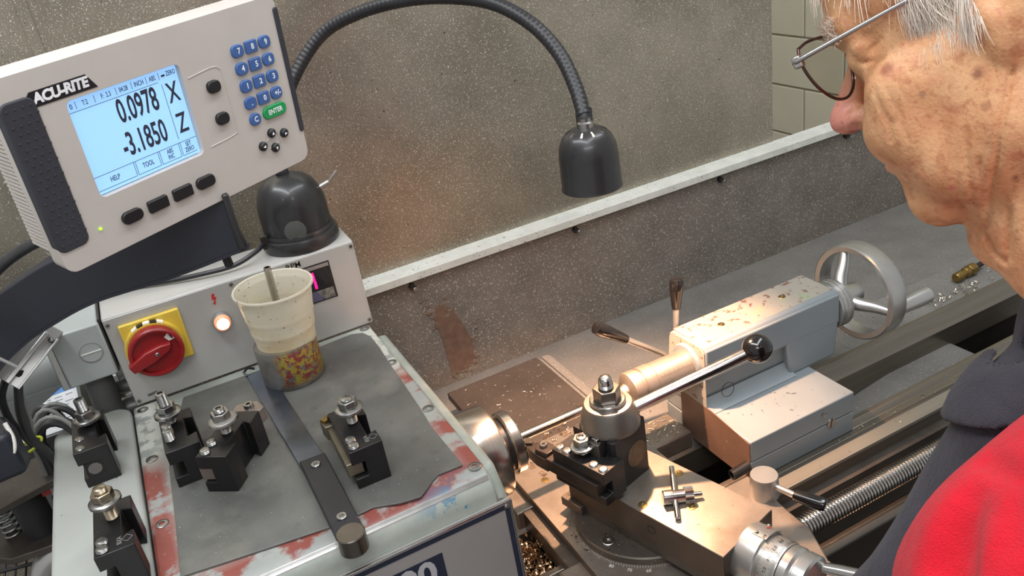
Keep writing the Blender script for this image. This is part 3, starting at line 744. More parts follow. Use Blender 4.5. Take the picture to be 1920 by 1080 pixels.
tag(obj('workpiece', MB().cyl((.36, AY, AZ), (.592, AY, AZ), .0072, n=24), m_turned), 'thin bright steel rod held in the collet chuck', 'workpiece')

# ------------------------------------------------------------------ tool holders
def knurl_disc(r, z0, z1, n=64):
    vs = []; prof = [(0, z0), (r * .93, z0), (r, z0 + .0006), (r, z1 - .0012), (r * .9, z1), (0, z1)]
    return MB().lathe(prof, n=n)
def thread(r, z0, z1, p=.0016, n=16, o=(0, 0, 0), ax=(0, 0, 1), hollow=0):
    prof = [(0, z0)]; z = z0
    while z < z1 - p:
        prof += [(r, z), (r * .9, z + p / 2)]; z += p
    prof += [(r, z), (r * .86, z1)]
    prof += [(hollow, z1), (hollow, z1 - .004), (0, z1 - .004)] if hollow else [(0, z1)]
    return MB().lathe(prof, o, ax, n)
HW, HL, HH = .022, .050, .057
_hm = []
def holder_mesh(full):
    if not _hm:
        def tmp(mb):
            me = bpy.data.meshes.new('cut'); me.from_pydata(mb.v, [], mb.f); bm = bmesh.new(); bm.from_mesh(me); bmesh.ops.recalc_face_normals(bm, faces=bm.faces); bm.to_mesh(me); bm.free()
            o = bpy.data.objects.new('cut', me); COL.objects.link(o); return o
        a = tmp(MB().prism(full, 0, HH)); c = tmp(MB().box(-.04, -.005, -.08, .08, .015, .037))
        md = a.modifiers.new('slot', 'BOOLEAN'); md.object = c; md.operation = 'DIFFERENCE'; md.solver = 'EXACT'
        _hm.append(bpy.data.meshes.new_from_object(a.evaluated_get(bpy.context.evaluated_depsgraph_get())))
        bpy.data.objects.remove(a); bpy.data.objects.remove(c)
    return _hm[0].copy()
def holder(name, label, loc, rz, variant, group='quick-change tool holders', z_lift=0):
    """quick-change holder: dovetail notch on +x, tool slot on -x, height stud and nut on top"""
    t = thing(name, label, 'tool holder', (loc[0], loc[1], loc[2]), rz, group)
    full = [(-HW, -HL), (HW, -HL), (HW, -.021), (.0095, -.026), (.0095, .026), (HW, .021), (HW, HL), (-HW, HL)]
    cut = [(-.005, -HL)] + full[1:7] + [(-.005, HL)]
    obj('holder_body', holder_mesh(full), m_darksteel, t, bevel=.001, local=True)
    st = variant.get('stud', .034); lift = variant.get('lift', .012); sx, sy = variant.get('at', (.001, .010))
    ms = variant.get('stud_mat', m_zinc)
    obj('height_stud', thread(.0074, HH - .01, HH + lift + st, o=(sx, sy, 0), hollow=variant.get('hollow', 0)), ms, t, local=True)
    z = HH + lift
    wd = obj('knurled_washer', MB().lathe([(0, 0), (.0178, 0), (.0185, .0008), (.0185, .0042), (.0165, .0055), (.0122, .0058), (.0122, .0066), (0, .0066)], (sx, sy, z), n=48), variant.get('washer', m_zinc), t, local=True)
    obj('lock_nut', MB().prism(hexagon(.0132, variant.get('nr', .3)), z + .0064, z + .0165, 'z', Matrix.Translation((sx, sy, 0))), ms, t, bevel=.0012, local=True)
    for y in variant.get('screws', (-.040, -.026)):
        h = variant.get('sh', .004)
        sc = obj('set_screw', thread(.0068, HH - .004, HH + h, .0014, 16, (-.0125, y, 0)), m_zinc, t, local=True)
        socket_screw('screw_socket', -.0125, y, HH + h - .0006, .0060, sc, m_zinc, .0012, local=True)
    if variant.get('mark'):
        mp = mat('etched_mark', (150, 150, 150), .4, .6)
        text('size_mark', variant['mark'], .0075, mp, t, Matrix.Translation((.006, -.034, HH + .0001)) @ Matrix.Rotation(PI / 2, 4, 'Z'), 1, .0001)
        D = MB(); q = .0062
        pts = [(q, 0), (0, q), (-q, 0), (0, -q)]
        for i in range(4):
            a, b = Vector(pts[i]), Vector(pts[(i + 1) % 4]); D.tube([(a.x + .0145, a.y - .034, HH + .0001), (b.x + .0145, b.y - .034, HH + .0001)], .00035, 5)
        obj('maker_mark', D, mp, t, local=True)
    tl = variant.get('tool')
    if tl == 'bar':
        mt = mat('dull_tool_steel', (128, 120, 104), .42, .8, .15, 40, .05, 300)
        obj('tool_shank', MB().box(-.0285, -.0075, -.042, .052, .0165, .0355), mt, t, bevel=.001, local=True)
        hd = obj('tool_head', MB().prism([(-.031, .052), (-.0075, .052), (-.0075, .066), (-.020, .078), (-.034, .070)], .018, .0395), mt, t, bevel=.001, local=True)
        obj('tool_insert', MB().prism([(-.033, .069), (-.020, .076), (-.017, .066), (-.028, .060)], .0395, .0435), m_brass, hd, local=True)
        obj('clamp_nut', MB().prism(hexagon(.008), .0395, .050, 'z', Matrix.Translation((-.016, .060, 0))), m_darksteel, hd, bevel=.001, local=True)
    if tl == 'plug':
        obj('round_plug', MB().cyl((-.004, -.0505, .026), (-.004, -.02, .026), .0088, n=24), mat('dull_plug', (110, 108, 104), .5, .5), t, local=True)
        obj('slot_pocket', MB().box(-.016, .008, -.0504, -.046, .015, .037), m_darkgap, t, local=True, smooth=0)
    if tl == 'bore':
        mt = mat('boring_bar_steel', (150, 140, 134), .35, .8, .12, 40)
        obj('tool_shank', MB().box(-.026, -.006, -.046, .052, .0165, .0355), mt, t, bevel=.001, local=True)
        hd = obj('tool_head', MB().prism([(-.026, .052), (.016, .052), (.020, .068), (.004, .082), (-.026, .074)], .030, .052), mt, t, bevel=.0015, local=True)
        socket_screw('head_screw', -.002, .066, .052, .007, hd, m_zinc, .006, local=True)
    return t
vE = dict(mark='BXA', tool='bar', stud=.019, nr=.1, lift=.018, at=(.002, .016), hollow=0)
vA = dict(tool='plug', stud=.036, lift=.006, at=(.002, .024), hollow=.0042, screws=(-.038, -.012), sh=.001)
vB = dict(mark='BXA', stud=.023, lift=.022, at=(.0, .018), stud_mat=mat('nickel_stud', (176, 164, 144), .28, 1, .1, 60))
vC = dict(stud=.036, lift=.012, at=(-.006, .028), hollow=.0042, screws=(-.018, -.003), sh=.014)
vD = dict(tool='bore', stud=.022, lift=.016, at=(-.004, .004), hollow=.0042, screws=(-.040, -.022, .026, .04), washer=mat('dull_zinc', (170, 168, 164), .45, .8, .1, 60))
holder('tool_holder', 'black tool holder with a dull steel cutting tool lying right of the steel strap', (.1325, .9135, .0038), rad(-1), vE)
holder('tool_holder', 'black tool holder with tall threaded stud at the back of the pale end cover', (-.1882, 1.1625, .0008), rad(1), vA)
holder('tool_holder', 'black tool holder nearest the front edge on the pale end cover', (-.1665, .9165, .0008), rad(-1), vB)
holder('tool_holder', 'black tool holder with tall hollow stud on the left edge of the rubber mat', (-.0735, 1.0725, .0038), rad(0), vC)
holder('tool_holder', 'black tool holder turned at an angle beside the steel strap', (-.0145, 1.0155, .0038), rad(-36), vD)

# ------------------------------------------------------------------ carriage: saddle, cross slide, compound
CA = rad(15.5)
def carriage():
    t = thing('lathe_carriage', 'lathe carriage with angled compound slide lit by the work lamp', 'lathe carriage', (.5, .8, -.6))
    mpk = m_ground; m_side = mat('shaded_oily_iron', (84, 74, 66), .4, .55, .18, 16, .06, 300)  # rough, dirty slide sides, with their shade painted into the base colour
    obj('saddle_front', MB().prism([(.345, .60), (.655, .60), (.664, .617), (.6925, .685), (.6935, .73), (.7, .80), (.7, .8285), (.345, .8285)], -.285, -.25), mpk, t, bevel=.003)
    obj('saddle_rear', MB().box(.35, .702, .974, 1.046, -.285, -.25), mpk, t, bevel=.003)
    obj('saddle_bridge', MB().box(.362, .618, .80, 1.0, -.285, -.251), m_iron, t, smooth=0)
    obj('apron', MB().box(.36, .64, .60, .70, -.60, -.285), m_iron, t, bevel=.01)
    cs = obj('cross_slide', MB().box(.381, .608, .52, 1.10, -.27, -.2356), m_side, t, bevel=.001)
    obj('slide_top', MB().box(.3818, .6072, .5208, 1.0992, -.2358, -.235), mpk, cs, bevel=.0004)
    obj('cross_slide_gib', MB().box(.608, .616, .60, 1.06, -.27, -.238), m_zinc, t, bevel=.0008)
    obj('wiper_strip', MB().box(.366, .3735, .80, 1.0, -.262, -.253), m_zinc, t, bevel=.0008)
    obj('slide_side', MB().box(.3735, .3812, .60, 1.06, -.285, -.252), m_darkgap, t, smooth=0)
    cp = obj('chip_cover', MB().box(.3965, .604, 1.10, 1.372, -.262, -.246), mat('dark_chip_cover', (72, 66, 62), .45, .4, .2, 12, .1, 300, specks=[((190, 180, 168), 230, .71, .74)]), t, bevel=.001)
    obj('cover_rail', MB().box(.622, .650, 1.05, 1.40, -.30, -.272).box(.628, .644, 1.05, 1.40, -.272, -.268), m_tray, t, bevel=.001)
    def nipple(x, y, z, par):
        n = obj('oil_nipple', MB().lathe([(0, 0), (.0068, 0), (.0066, .0006), (.004, .001), (0, .001)], (x, y, z), n=20), m_brass, par)
        obj('nipple_ball', MB().ball((x, y, z + .0006), .0024, 10), m_steel, n)
    nipple(.4218, 1.0026, -.2352, t)
    # swivel base
    c = Vector((.509, .843))
    sw = obj('swivel_base', MB().lathe([(0, 0), (.1085, 0), (.1085, .0105), (.1065, .0125), (0, .0125)], (c.x, c.y, -.235), n=96), m_iron, t, smooth=30)
    socket_screw('swivel_screw', .4246, .8112, -.2228, .0095, sw, m_zinc, .003)
    mt = mat('engraved_mark', (200, 196, 190), .5)
    for k, s in enumerate(('60', '70', '80')):
        a = rad(238 - 13 * k); r = .1195
        text('degree_mark', s, .0075, mt, sw, frame((c.x + r * math.cos(a), c.y + r * math.sin(a), -.2348), (-math.sin(a), math.cos(a), 0), (-math.cos(a), -math.sin(a), 0)), local=False)
    ticks = MB()
    for k in range(60):
        a = rad(180 + k * 2)
        ticks.box(.110, .113 if k % 5 else .1155, -.0002, .0002, -.2351, -.2348, Matrix.Translation((c.x, c.y, 0)) @ Matrix.Rotation(a, 4, 'Z'))
    k = obj('degree_ticks', ticks, mt, sw, smooth=0); k['kind'] = 'stuff'
    # compound slide in its own rotated frame: u across (width .114), v along
    f0 = Vector((.4482, .8119)); u = Vector((math.cos(CA), math.sin(CA))); v = Vector((-u.y, u.x))
    O = f0 - v * .002
    T = Matrix(((u.x, v.x, 0, O.x), (u.y, v.y, 0, O.y), (0, 0, 1, 0), (0, 0, 0, 1)))
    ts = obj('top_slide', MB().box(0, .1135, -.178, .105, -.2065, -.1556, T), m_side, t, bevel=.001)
    obj('slide_top', MB().box(.0008, .1127, -.1772, .1042, -.1558, -.155, T), m_ground, ts, bevel=.0004)
    obj('slide_base', MB().prism([(0 + .001, -.15), (.1125, -.15), (.1125, .115), (.001, .115)], -.2235, -.2065, 'z', T), m_iron, t, bevel=.002)
    obj('slide_end', MB().box(-.008, .035, .075, .118, -.2225, -.207, T), m_iron, t, bevel=.001)
    for x, y in ((.552, .8046), (.4707, .7813), (.5227, .7371)): nipple(x, y, -.155, ts)
    gs = T @ Vector((0, -.058, -.178)); ax = (T.to_3x3() @ Vector((-1, 0, 0)))
    obj('gib_screw_hole', MB().lathe([(.0075, .0002), (.0065, .0008), (.0055, .0002), (.0055, -.004), (0, -.004)], gs, ax, 20), m_darksteel, ts)
    # graduated dial and ball-crank at the near end of the compound
    o = T @ Vector((.054, -.178, -.183)); d = (T.to_3x3() @ Vector((0, -1, 0))).normalized(); dr = Vector((d.x, d.y, 0))
    mdl = mat('satin_dial', (190, 186, 180), .3, .85, .04, 40)
    br = obj('dial_bracket', MB().lathe([(0, 0), (.040, 0), (.0405, .003), (.0405, .028), (.039, .030), (0, .030)], o, dr, 64), m_alum, t, smooth=30)
    dl = obj('dial_ring', MB().lathe([(0, .030), (.0375, .030), (.0375, .056), (.0365, .058), (0, .058)], o, dr, 64), mdl, t, smooth=30)
    hb = obj('crank_hub', MB().lathe([(0, .058), (.034, .058), (.0365, .0595), (.0370, .070), (.0345, .074), (.0345, .0755), (.0365, .077), (.0365, .092), (.034, .095), (.02, .096), (0, .096)], o, dr, 64), m_alum, t, smooth=30)
    side = Vector((0, 0, 1)).cross(dr).normalized()
    def on_dial(ang, along, r):
        n_ = Vector((0, 0, 1)) * math.cos(ang) + side * math.sin(ang)
        return o + dr * along + n_ * r, n_
    mi = mat('dial_ink', (36, 34, 34), .5)
    tk = MB()
    for k in range(100):
        a = 2 * PI * k / 100; p, n_ = on_dial(a, .0315, .0376); L = .008 if k % 5 == 0 else .0045
        q, _ = on_dial(a, .0315 + L, .0376); tk.tube([p, q], .00028, 4)
        p, n_ = on_dial(a, .0565, .0376); q, _ = on_dial(a, .0565 - L * .9, .0376); tk.tube([p, q], .00028, 4)
    kk = obj('dial_ticks', tk, mi, dl, smooth=0); kk['kind'] = 'stuff'
    for k, s in enumerate(('0.4', '0.5', '0.6', '0.7')):
        a = rad(-12 + 24 * k) if True else 0
        p, n_ = on_dial(-a - rad(0), .0455, .0377); tg = n_.cross(dr)
        text('dial_number', s, .0062, mi, dl, frame(p, -tg, -dr), local=False)
    tl_ = obj('scale_plate', MB().lathe([(.0407, .010), (.0418, .010), (.0418, .0295), (.0407, .0295)], o, dr, 64, skip={(r_, i) for r_ in range(3) for i in range(64)}) if False else MB(), mdl) if False else None
    pl = MB()
    for i in range(9):
        a0 = rad(-46 + i * 6); a1 = rad(-46 + (i + 1) * 6); vs = []
        for a_ in (a0, a1):
            for al in (.011, .0315):
                for r_ in (.0404, .0416): vs.append(on_dial(-a_, al, r_)[0])
        pl.add(vs, [(0, 1, 3, 2), (4, 6, 7, 5), (0, 4, 5, 1), (2, 3, 7, 6), (0, 2, 6, 4), (1, 5, 7, 3)])
    sp = obj('scale_plate', pl, m_alum, br, smooth=60)
    for a_ in (-40, 2):
        p, n_ = on_dial(-rad(a_), .0155, .0414); obj('plate_rivet', MB().ball(p, .0028, 10), m_zinc, sp)
    p, n_ = on_dial(rad(27), .021, .0418); tg = n_.cross(dr)
    text('unit_mark', 'MM', .0068, mat('red_ink', (150, 50, 46), .5), sp, frame(p, -tg, -dr), local=False)
    p, n_ = on_dial(rad(-2), .027, .0418); tg = n_.cross(dr)
    text('unit_mark', 'IN', .0055, mi, sp, frame(p, -tg, -dr), local=False)
    hp = o + dr * .088 + side * .021 + Vector((0, 0, .010))
    obj('crank_handle', MB().lathe([(0, 0), (.0062, 0), (.0068, .004), (.0082, .03), (.0078, .05), (.006, .052), (0, .052)], hp, dr + side * .35 + Vector((0, 0, .05)), 24), m_steel, hb)
    # saddle lock with lever
    lk = obj('saddle_lock', MB().lathe([(0, 0), (.0225, 0), (.0225, .002), (.0215, .036), (.0205, .038), (0, .038)], (.691, .780, -.250), n=40), m_alum, t, smooth=30)
    obj('lock_lever', MB().cyl((.696, .762, -.226), (.7035, .722, -.222), .0052, n=16), m_alum, lk)
    obj('lock_grip', MB().lathe([(0, 0), (.0075, 0), (.0092, .012), (.0108, .040), (.0095, .046), (0, .047)], (.7022, .729, -.2225), (.0245, -.0465, -.003), 24), m_blackplastic, lk)
    obj('stop_bush', MB().lathe([(0, 0), (.009, 0), (.009, .034), (.006, .034), (.006, .01), (0, .01)], (.712, .841, -.245), (-1, 0, -.1), 20), m_darksteel, t)
    obj('nut_cover', MB().prism([(.618, .60), (.665, .62), (.640, .66), (.618, .66)], -.25, -.246), m_ground, t, bevel=.001)
carriage()

def tool_post():
    c = Vector((.4825, .868)); z0 = -.155
    t = thing('tool_post', 'black quick-change tool post with cone top and long ball handle', 'tool post', (c.x, c.y, z0), rad(16))
    h = .039; ht = .088
    poly = [(-h, -h), (h, -h), (h, h), (-h, h)]
    body = MB().prism([(-h + .004, -h), (h - .008, -h), (h, -h + .008), (h, h - .004), (h - .004, h), (-h, h), (-h, .022), (-h + .009, .027), (-h + .009, .014), (-h, .018) if False else (-h + .009, .013), (-h, .018), (-h, -.018), (-h + .009, -.024), (-h + .009, -.030), (-h, -.026), (-h, -h + .004)], 0, ht)
    obj('post_block', body, m_darksteel, t, bevel=.0015, local=True)
    obj('dovetail_gib', MB().prism([(-.0505, -.021), (-.038, -.017), (-.038, .017), (-.0505, .021)], .004, ht - .003), m_iron, t, bevel=.0008, local=True)
    obj('dovetail_wedge', MB().box(-.0475, -.041, -.016, -.006, .02, ht + .003), m_steel, t, bevel=.0008, local=True)
    em = obj('round_emblem', MB().lathe([(0, 0), (.0205, 0), (.0205, .0007), (.0195, .0007), (.0195, .0003), (0, .0003)], (.008, -h, .044), (0, -1, 0), 40), mat('worn_emblem', (92, 76, 60), .45, .5, .25, 120, .3, 400), t, local=True)
    obj('cam_cone', MB().lathe([(0, ht), (.0445, ht), (.0450, ht + .003), (.0445, ht + .006), (.0365, ht + .034), (.0345, ht + .0365), (.027, ht + .037), (0, ht + .037)], n=72), mat('grey_cone_steel', (112, 106, 100), .38, .75, .06, 40, .03, 300), t, local=True, smooth=30)
    obj('top_washer', MB().lathe([(0, ht + .0365), (.0265, ht + .0365), (.0265, ht + .0415), (.025, ht + .043), (0, ht + .043)], n=40), m_steel, t, local=True, smooth=30)
    obj('top_nut', MB().prism(hexagon(.0205, .35), ht + .0425, ht + .0625), m_dsteel, t, bevel=.0016, local=True)
    obj('centre_stud', MB().lathe([(0, ht + .055)] + [((.0100 if i % 2 else .0110), ht + .062 + i * .0009) for i in range(9)] + [(.0106, ht + .071), (.0100, ht + .075), (.0078, ht + .079), (.004, ht + .081), (0, ht + .0815)], n=28), m_steel, t, local=True, smooth=40)
    # ball handle, world direction from the cone to the ball
    Ti = wmat(t).inverted(); a = Ti @ Vector((.515, .858, -.052)); b = Ti @ Vector((.688, .802, .0005))
    hb = obj('handle_bar', MB().cyl(a, b, .0098, .0092, n=28), m_steel, t, local=True)
    obj('handle_ball', MB().ball(b + (b - a).normalized() * .012, .0218, 40), m_blackplastic, hb, local=True)
    return t
tool_post()
def post_holder():
    c = (.4303, .853, -.147); rz = rad(16)
    t = holder('tool_holder', 'black tool holder clamped on the tool post with its cutting tool at the workpiece', c, rz,
               dict(stud=.019, lift=.010, at=(-.0005, .007), hollow=.0042, screws=(-.042, -.024, .028, .043), sh=.0025, nr=.5))
    mt = mat('blackened_tool_shank', (52, 46, 44), .36, .6, .2, 40, .05, 300)
    obj('tool_shank', MB().box(-.0275, -.0055, -.040, .062, .0155, .0365), mt, t, bevel=.001, local=True)
    hd = obj('tool_head', MB().prism([(-.0275, .060), (-.0055, .060), (-.001, .073), (-.001, .088), (-.010, .121), (-.0135, .123), (-.021, .112), (-.0275, .085)], .012, .0335).prism(
        [(-.0235, .061), (-.0035, .061), (-.001, .074), (-.001, .086), (-.012, .095), (-.0255, .085)], .0335, .0425), mt, t, bevel=.001, local=True)
    obj('tool_insert', MB().prism([(-.0115, .1235), (-.021, .113), (-.014, .104), (-.005, .113)], .0335, .0375), m_darkgap, hd, local=True)
    socket_screw('clamp_screw', -.0125, .0785, .0425, .006, hd, m_zinc, .005, local=True)
    return t
post_holder()

def chuck_key():
    t = thing('chuck_key', 'small steel drill chuck key lying on the compound slide', 'chuck key', (.51, .762, -.155))
    a = Vector((.4945, .7655, -.1445)); b = Vector((.541, .7455, -.1475)); d = (b - a).normalized()
    L = (b - a).length
    obj('key_body', MB().lathe([(0, 0), (.0092, 0), (.0102, .0015), (.0102, .014), (.0092, .015), (.0092, .031), (0, .031)], a, d, 28), m_steel, t, smooth=30)
    mb = MB().lathe([(0, .030), (.0075, .030), (.0075, .043), (0, .043)], a, d, 20)
    q = Vector((0, 0, 1)).rotation_difference(d).to_matrix().to_4x4()
    for k in range(10):
        mb.prism([(.006, -.0012), (.0112, -.0009), (.0122, 0), (.0112, .0009), (.006, .0012)], .031, .0435, 'z', Matrix.Translation(a) @ q @ Matrix.Rotation(2 * PI * k / 10, 4, 'Z'))
    obj('gear_teeth', mb, m_steel, t, smooth=30)
    obj('pilot_tip', MB().cyl(a + d * .043, a + d * .056, .0036, .0032, n=16), m_steel, t)
    p = a + d * .0085
    obj('cross_handle', MB().cyl(p + Vector((-.012, -.036, -.0045)), p + Vector((.040, .046, .004)), .0040, n=18, ch=.0008), m_steel, t)
chuck_key()

# ------------------------------------------------------------------ tailstock
def tailstock():
    t = thing('lathe_tailstock', 'grey painted lathe tailstock with scuffed top and big handwheel', 'lathe tailstock', (.83, .94, -.277))
    X0, X1 = .713, 1.010
    # upper body: rounded barrel housing, front face slightly flared, recess in the front built as separate levels
    sec = [(.940, -.075), (.946, -.069), (1.028, -.073), (1.036, -.080), (1.042, -.115), (1.042, -.20), (.952, -.20), (.950, -.13), (.945, -.12)]
    obj('barrel_housing', MB().prism(sec, X0, X1, 'x'), m_tail, t, bevel=.003, seg=3)
    tp = obj('top_face', MB().box(X0 + .003, X1 - .003, .9475, 1.0275, -.0735, -.0693, Matrix.Translation((0, 0, 0))), m_tailtop, t, smooth=0)
    for x, y in ((.785, .985), (.925, .990)):
        n_ = obj('oil_nipple', MB().lathe([(0, 0), (.0065, 0), (.006, .0006), (0, .0008)], (x, y, -.0693), n=20), m_brass, tp)
        obj('nipple_ball', MB().ball((x, y, -.0688), .0022, 10), m_steel, n_)
    # recessed web with an upper band and a right-hand column standing proud of it
    obj('upper_band', MB().prism([(.9375, -.074), (.9366, -.130), (.941, -.135), (1.03, -.134), (1.03, -.08)], X0 + .0006, X1 - .0005, 'x'), m_tail, t, bevel=.0035, seg=3)
    obj('column', MB().prism([(.893, -.1965), (.884, -.112), (1.0095, -.112), (1.0005, -.1965)], .9368, 1.035, 'y'), m_tail, t, bevel=.0045, seg=3)
    obj('web_fillet', MB().prism([(.9285, -.1945), (.9380, -.1945), (.9480, -.1945), (.9480, -.172), (.9440, -.183), (.9375, -.1905)], X0 + .001, .900, 'x'), m_tail, t, smooth=60)
    ft = obj('foot', MB().prism([(.835, -.2365), (.835, -.1965), (.93, -.1955), (1.06, -.1955), (1.06, -.2365)], X0 + .0008, .9385, 'x'), m_tail, t, bevel=.0025, seg=3)
    lw = obj('foot_base', MB().prism([(.835, -.2765), (.835, -.2375), (1.06, -.2375), (1.06, -.2765)], X0, .9385, 'x'), m_tail, t, bevel=.0015)
    mface = mat('bare_brown_casting', (112, 88, 74), .5, .25, .15, 20, .12, 200, specks=[((226, 214, 196), 210, .73, .75)])
    obj('end_face', MB().prism([(.8365, -.2755), (.8365, -.199), (.93, -.187), (1.013, -.187), (1.013, -.2755)], X0 - .0012, X0 + .0004, 'x'), mface, t, smooth=0)
    obj('nose_face', MB().prism([(.942, -.20), (.941, -.079), (.948, -.0725), (1.026, -.0765), (1.035, -.085), (1.04, -.118), (1.04, -.20)], X0 - .0008, X0 + .0004, 'x'), m_tailtop, t, smooth=0)
    obj('blank_plug', MB().ring([(.0125, 0), (.0134, 0), (.0134, .0007), (.0125, .0007)], (.755, .9375, -.165), (0, -1, .09), 40), m_darksteel, t)
    x = .872
    b1 = obj('grub_hole', MB().lathe([(.0072, .0004), (.0064, .0010), (.005, .0004), (.005, -.003), (0, -.003)], (x, .835, -.213), (0, -1, 0), 20), m_zinc, ft)
    b2 = obj('slotted_screw', MB().lathe([(0, 0), (.0088, 0), (.0085, .0016), (0, .0018)], (x + .014, .8350, -.237), (0, -1, 0), 24), m_zinc, lw)
    obj('screw_slot', MB().box(-.0008, .0008, -.0022, -.0015, -.008, .008, Matrix.Translation((x + .014, .835, -.237)) @ Matrix.Rotation(rad(12), 4, 'Y')), m_darksteel, b2, smooth=0)
    # quill
    m_quill = m_qu
    qp = [(0, 0), (.0265, 0), (.0278, .0012), (.0278, .082), (0, .082)]
    q = obj('quill', MB().lathe(qp, (.634, AY, AZ), (1, 0, 0), 56), m_quill, t, smooth=30)
    obj('quill_collar', MB().lathe([(.0279, 0), (.036, 0), (.038, .004), (.038, .0085), (.0279, .0085)], (.706, AY, AZ), (1, 0, 0), 48), m_tail, q, smooth=30)
    tk = MB()
    for k in range(36):
        a = rad(118); L = .006 if k % 5 == 0 else .0035; xx = .6395 + k * .0018
        for s_ in (0,):
            p = Vector((xx, AY - .0279 * math.sin(a), AZ - .0279 * math.cos(a))); a2 = a + L / .0279
            p2 = Vector((xx, AY - .0279 * math.sin(a2), AZ - .0279 * math.cos(a2))); tk.tube([p, p2], .00022, 4)
    kk = obj('quill_scale', tk, mat('scale_ink', (60, 52, 48), .5), q, smooth=0); kk['kind'] = 'stuff'
    # centre / drill chuck in the quill
    # graduated dial
    d = obj('dial_ring', MB().lathe([(0, 0), (.045, 0), (.045, .003), (.0435, .0035), (.0435, .016), (.045, .0165), (.045, .027), (.043, .029), (0, .029)], (X1, AY - .01, AZ + .004), (1, 0, 0), 64), m_alum, t, smooth=30)
    tk = MB()
    for k in range(100):
        a = 2 * PI * k / 100; L = .006 if k % 5 == 0 else .004
        for x0_, s_ in ((X1 + .0045, 1), (X1 + .026, -1)):
            r_ = .0438 if s_ == 1 else .0452
            p = Vector((x0_, AY - .01 + r_ * math.cos(a), AZ + .004 + r_ * math.sin(a))); tk.tube([p, p + Vector((L * s_, 0, 0))], .0003, 4)
    kk = obj('dial_ticks', tk, mat('dial_ink_b', (60, 60, 60), .5), d, smooth=0); kk['kind'] = 'stuff'
    # handwheel: rim, hub, three spokes, handle
    hc = Vector((1.088, AY - .008, AZ + .004)); Rr = .089
    rim = [(Rr, -.008), (Rr + .003, -.006), (Rr + .0035, .026), (Rr + .001, .029), (Rr - .006, .027), (Rr - .011, .010), (Rr - .009, -.006)]
    hw = obj('handwheel_rim', MB().ring(rim, hc, (1, 0, 0), 80), m_alum, t, smooth=45)
    obj('handwheel_hub', MB().lathe([(0, -.050), (.030, -.050), (.033, -.044), (.028, -.032), (.021, -.016), (.019, .004), (.015, .008), (0, .008)], hc, (1, 0, 0), 40), m_alum, hw, smooth=50)
    for k in range(3):
        a = rad(68 + 120 * k); dr = Vector((0, math.cos(a), math.sin(a)))
        pts = [hc + dr * .018 + Vector((-.030, 0, 0)), hc + dr * .035 + Vector((-.022, 0, 0)), hc + dr * .055 + Vector((-.008, 0, 0)), hc + dr * .0835 + Vector((.006, 0, 0))]
        obj('handwheel_spoke', MB().tube(spline(pts, 5), [.0135 - .0045 * i / 15 for i in range(16)], 14), m_alum, hw, smooth=60)
    hp = hc + Vector((.014, -.077, -.012))
    obj('handwheel_handle', MB().lathe([(0, 0), (.0085, 0), (.0085, .006), (.0130, .012), (.0155, .055), (.0150, .082), (.013, .085), (0, .0855)], hp, (1, -.02, .02), 28), m_alum, hw, smooth=30)
    # clamp levers behind the barrel
    def lever(a, b, g):
        a, b, g = Vector(a), Vector(b), Vector(g)
        l = obj('clamp_lever', MB().cyl(a, b, .0058, n=18), m_alum, t)
        d = g - b; L_ = d.length
        obj('lever_grip', MB().lathe([(0, -.002), (.0075, -.002), (.0085, .004), (.0118, L_ * .62), (.0125, L_ * .85), (.0105, L_ - .001), (.006, L_), (0, L_)], b, d, 28), m_blackplastic, l, smooth=45)
    lever((.737, 1.05, -.11), (.7408, 1.05, -.046), (.7455, 1.05, .009))
    lever((.728, 1.048, -.145), (.632, 1.05, -.0672), (.577, 1.05, -.0225))
    return t
tailstock()
def live_centre():
    t = thing('live_centre', 'round live centre with stamped marks in the tailstock quill', 'live centre', (.60, AY, AZ - .03))
    b = obj('centre_body', MB().lathe([(0, 0), (.007, 0), (.0095, .004), (.012, .012), (.024, .014), (.0285, .017), (.0292, .02), (.0292, .034), (.0265, .036), (.0265, .039), (.0292, .041), (.0292, .0605), (.024, .062), (0, .062)], (.572, AY, AZ), (1, 0, 0), 56), m_qu, t, smooth=30)
    n = Vector((0, -.62, .6)).normalized()
    text('stamped_mark', 'CE', .009, m_darksteel, b, frame(Vector((.6165, AY, AZ)) + Vector((0, -.92, -.1)).normalized() * .0293, (0, .1, -1), (-1, 0, 0)), local=False)
live_centre()

# ------------------------------------------------------------------ swarf, flakes, small loose things
def flake(mb, p, s, r):
    q = Matrix.Translation(p) @ Matrix.Rotation(r.uniform(0, 6.28), 4, 'Z') @ Matrix.Rotation(r.uniform(-.6, .6), 4, 'X')
    L = s * r.uniform(.6, 1.8); c = r.uniform(-.5, .5) * s; w_ = s * .28
    mb.add([(-L, -w_, 0), (-L, w_, 0), (0, -w_ + c, s * .25), (0, w_ + c, s * .25), (L, -w_, 0), (L, w_, 0)], [(0, 1, 3, 2), (2, 3, 5, 4)], q)
def curl(mb, p, R_, turns, pitch, r, w_=.0012):
    ax = Matrix.Translation(p) @ Matrix.Rotation(r.uniform(0, 6.28), 4, 'Z') @ Matrix.Rotation(r.uniform(.3, 2.6), 4, 'X')
    n = int(turns * 12); vs = []; fs = []
    for i in range(n + 1):
        a = 2 * PI * i / 12; q = R_ * (1 - .3 * i / n)
        vs += [(q * math.cos(a), q * math.sin(a), pitch * i / 12), (q * math.cos(a), q * math.sin(a), pitch * i / 12 + w_)]
    for i in range(n): fs.append((2 * i, 2 * i + 1, 2 * i + 3, 2 * i + 2))
    mb.add(vs, fs, ax)
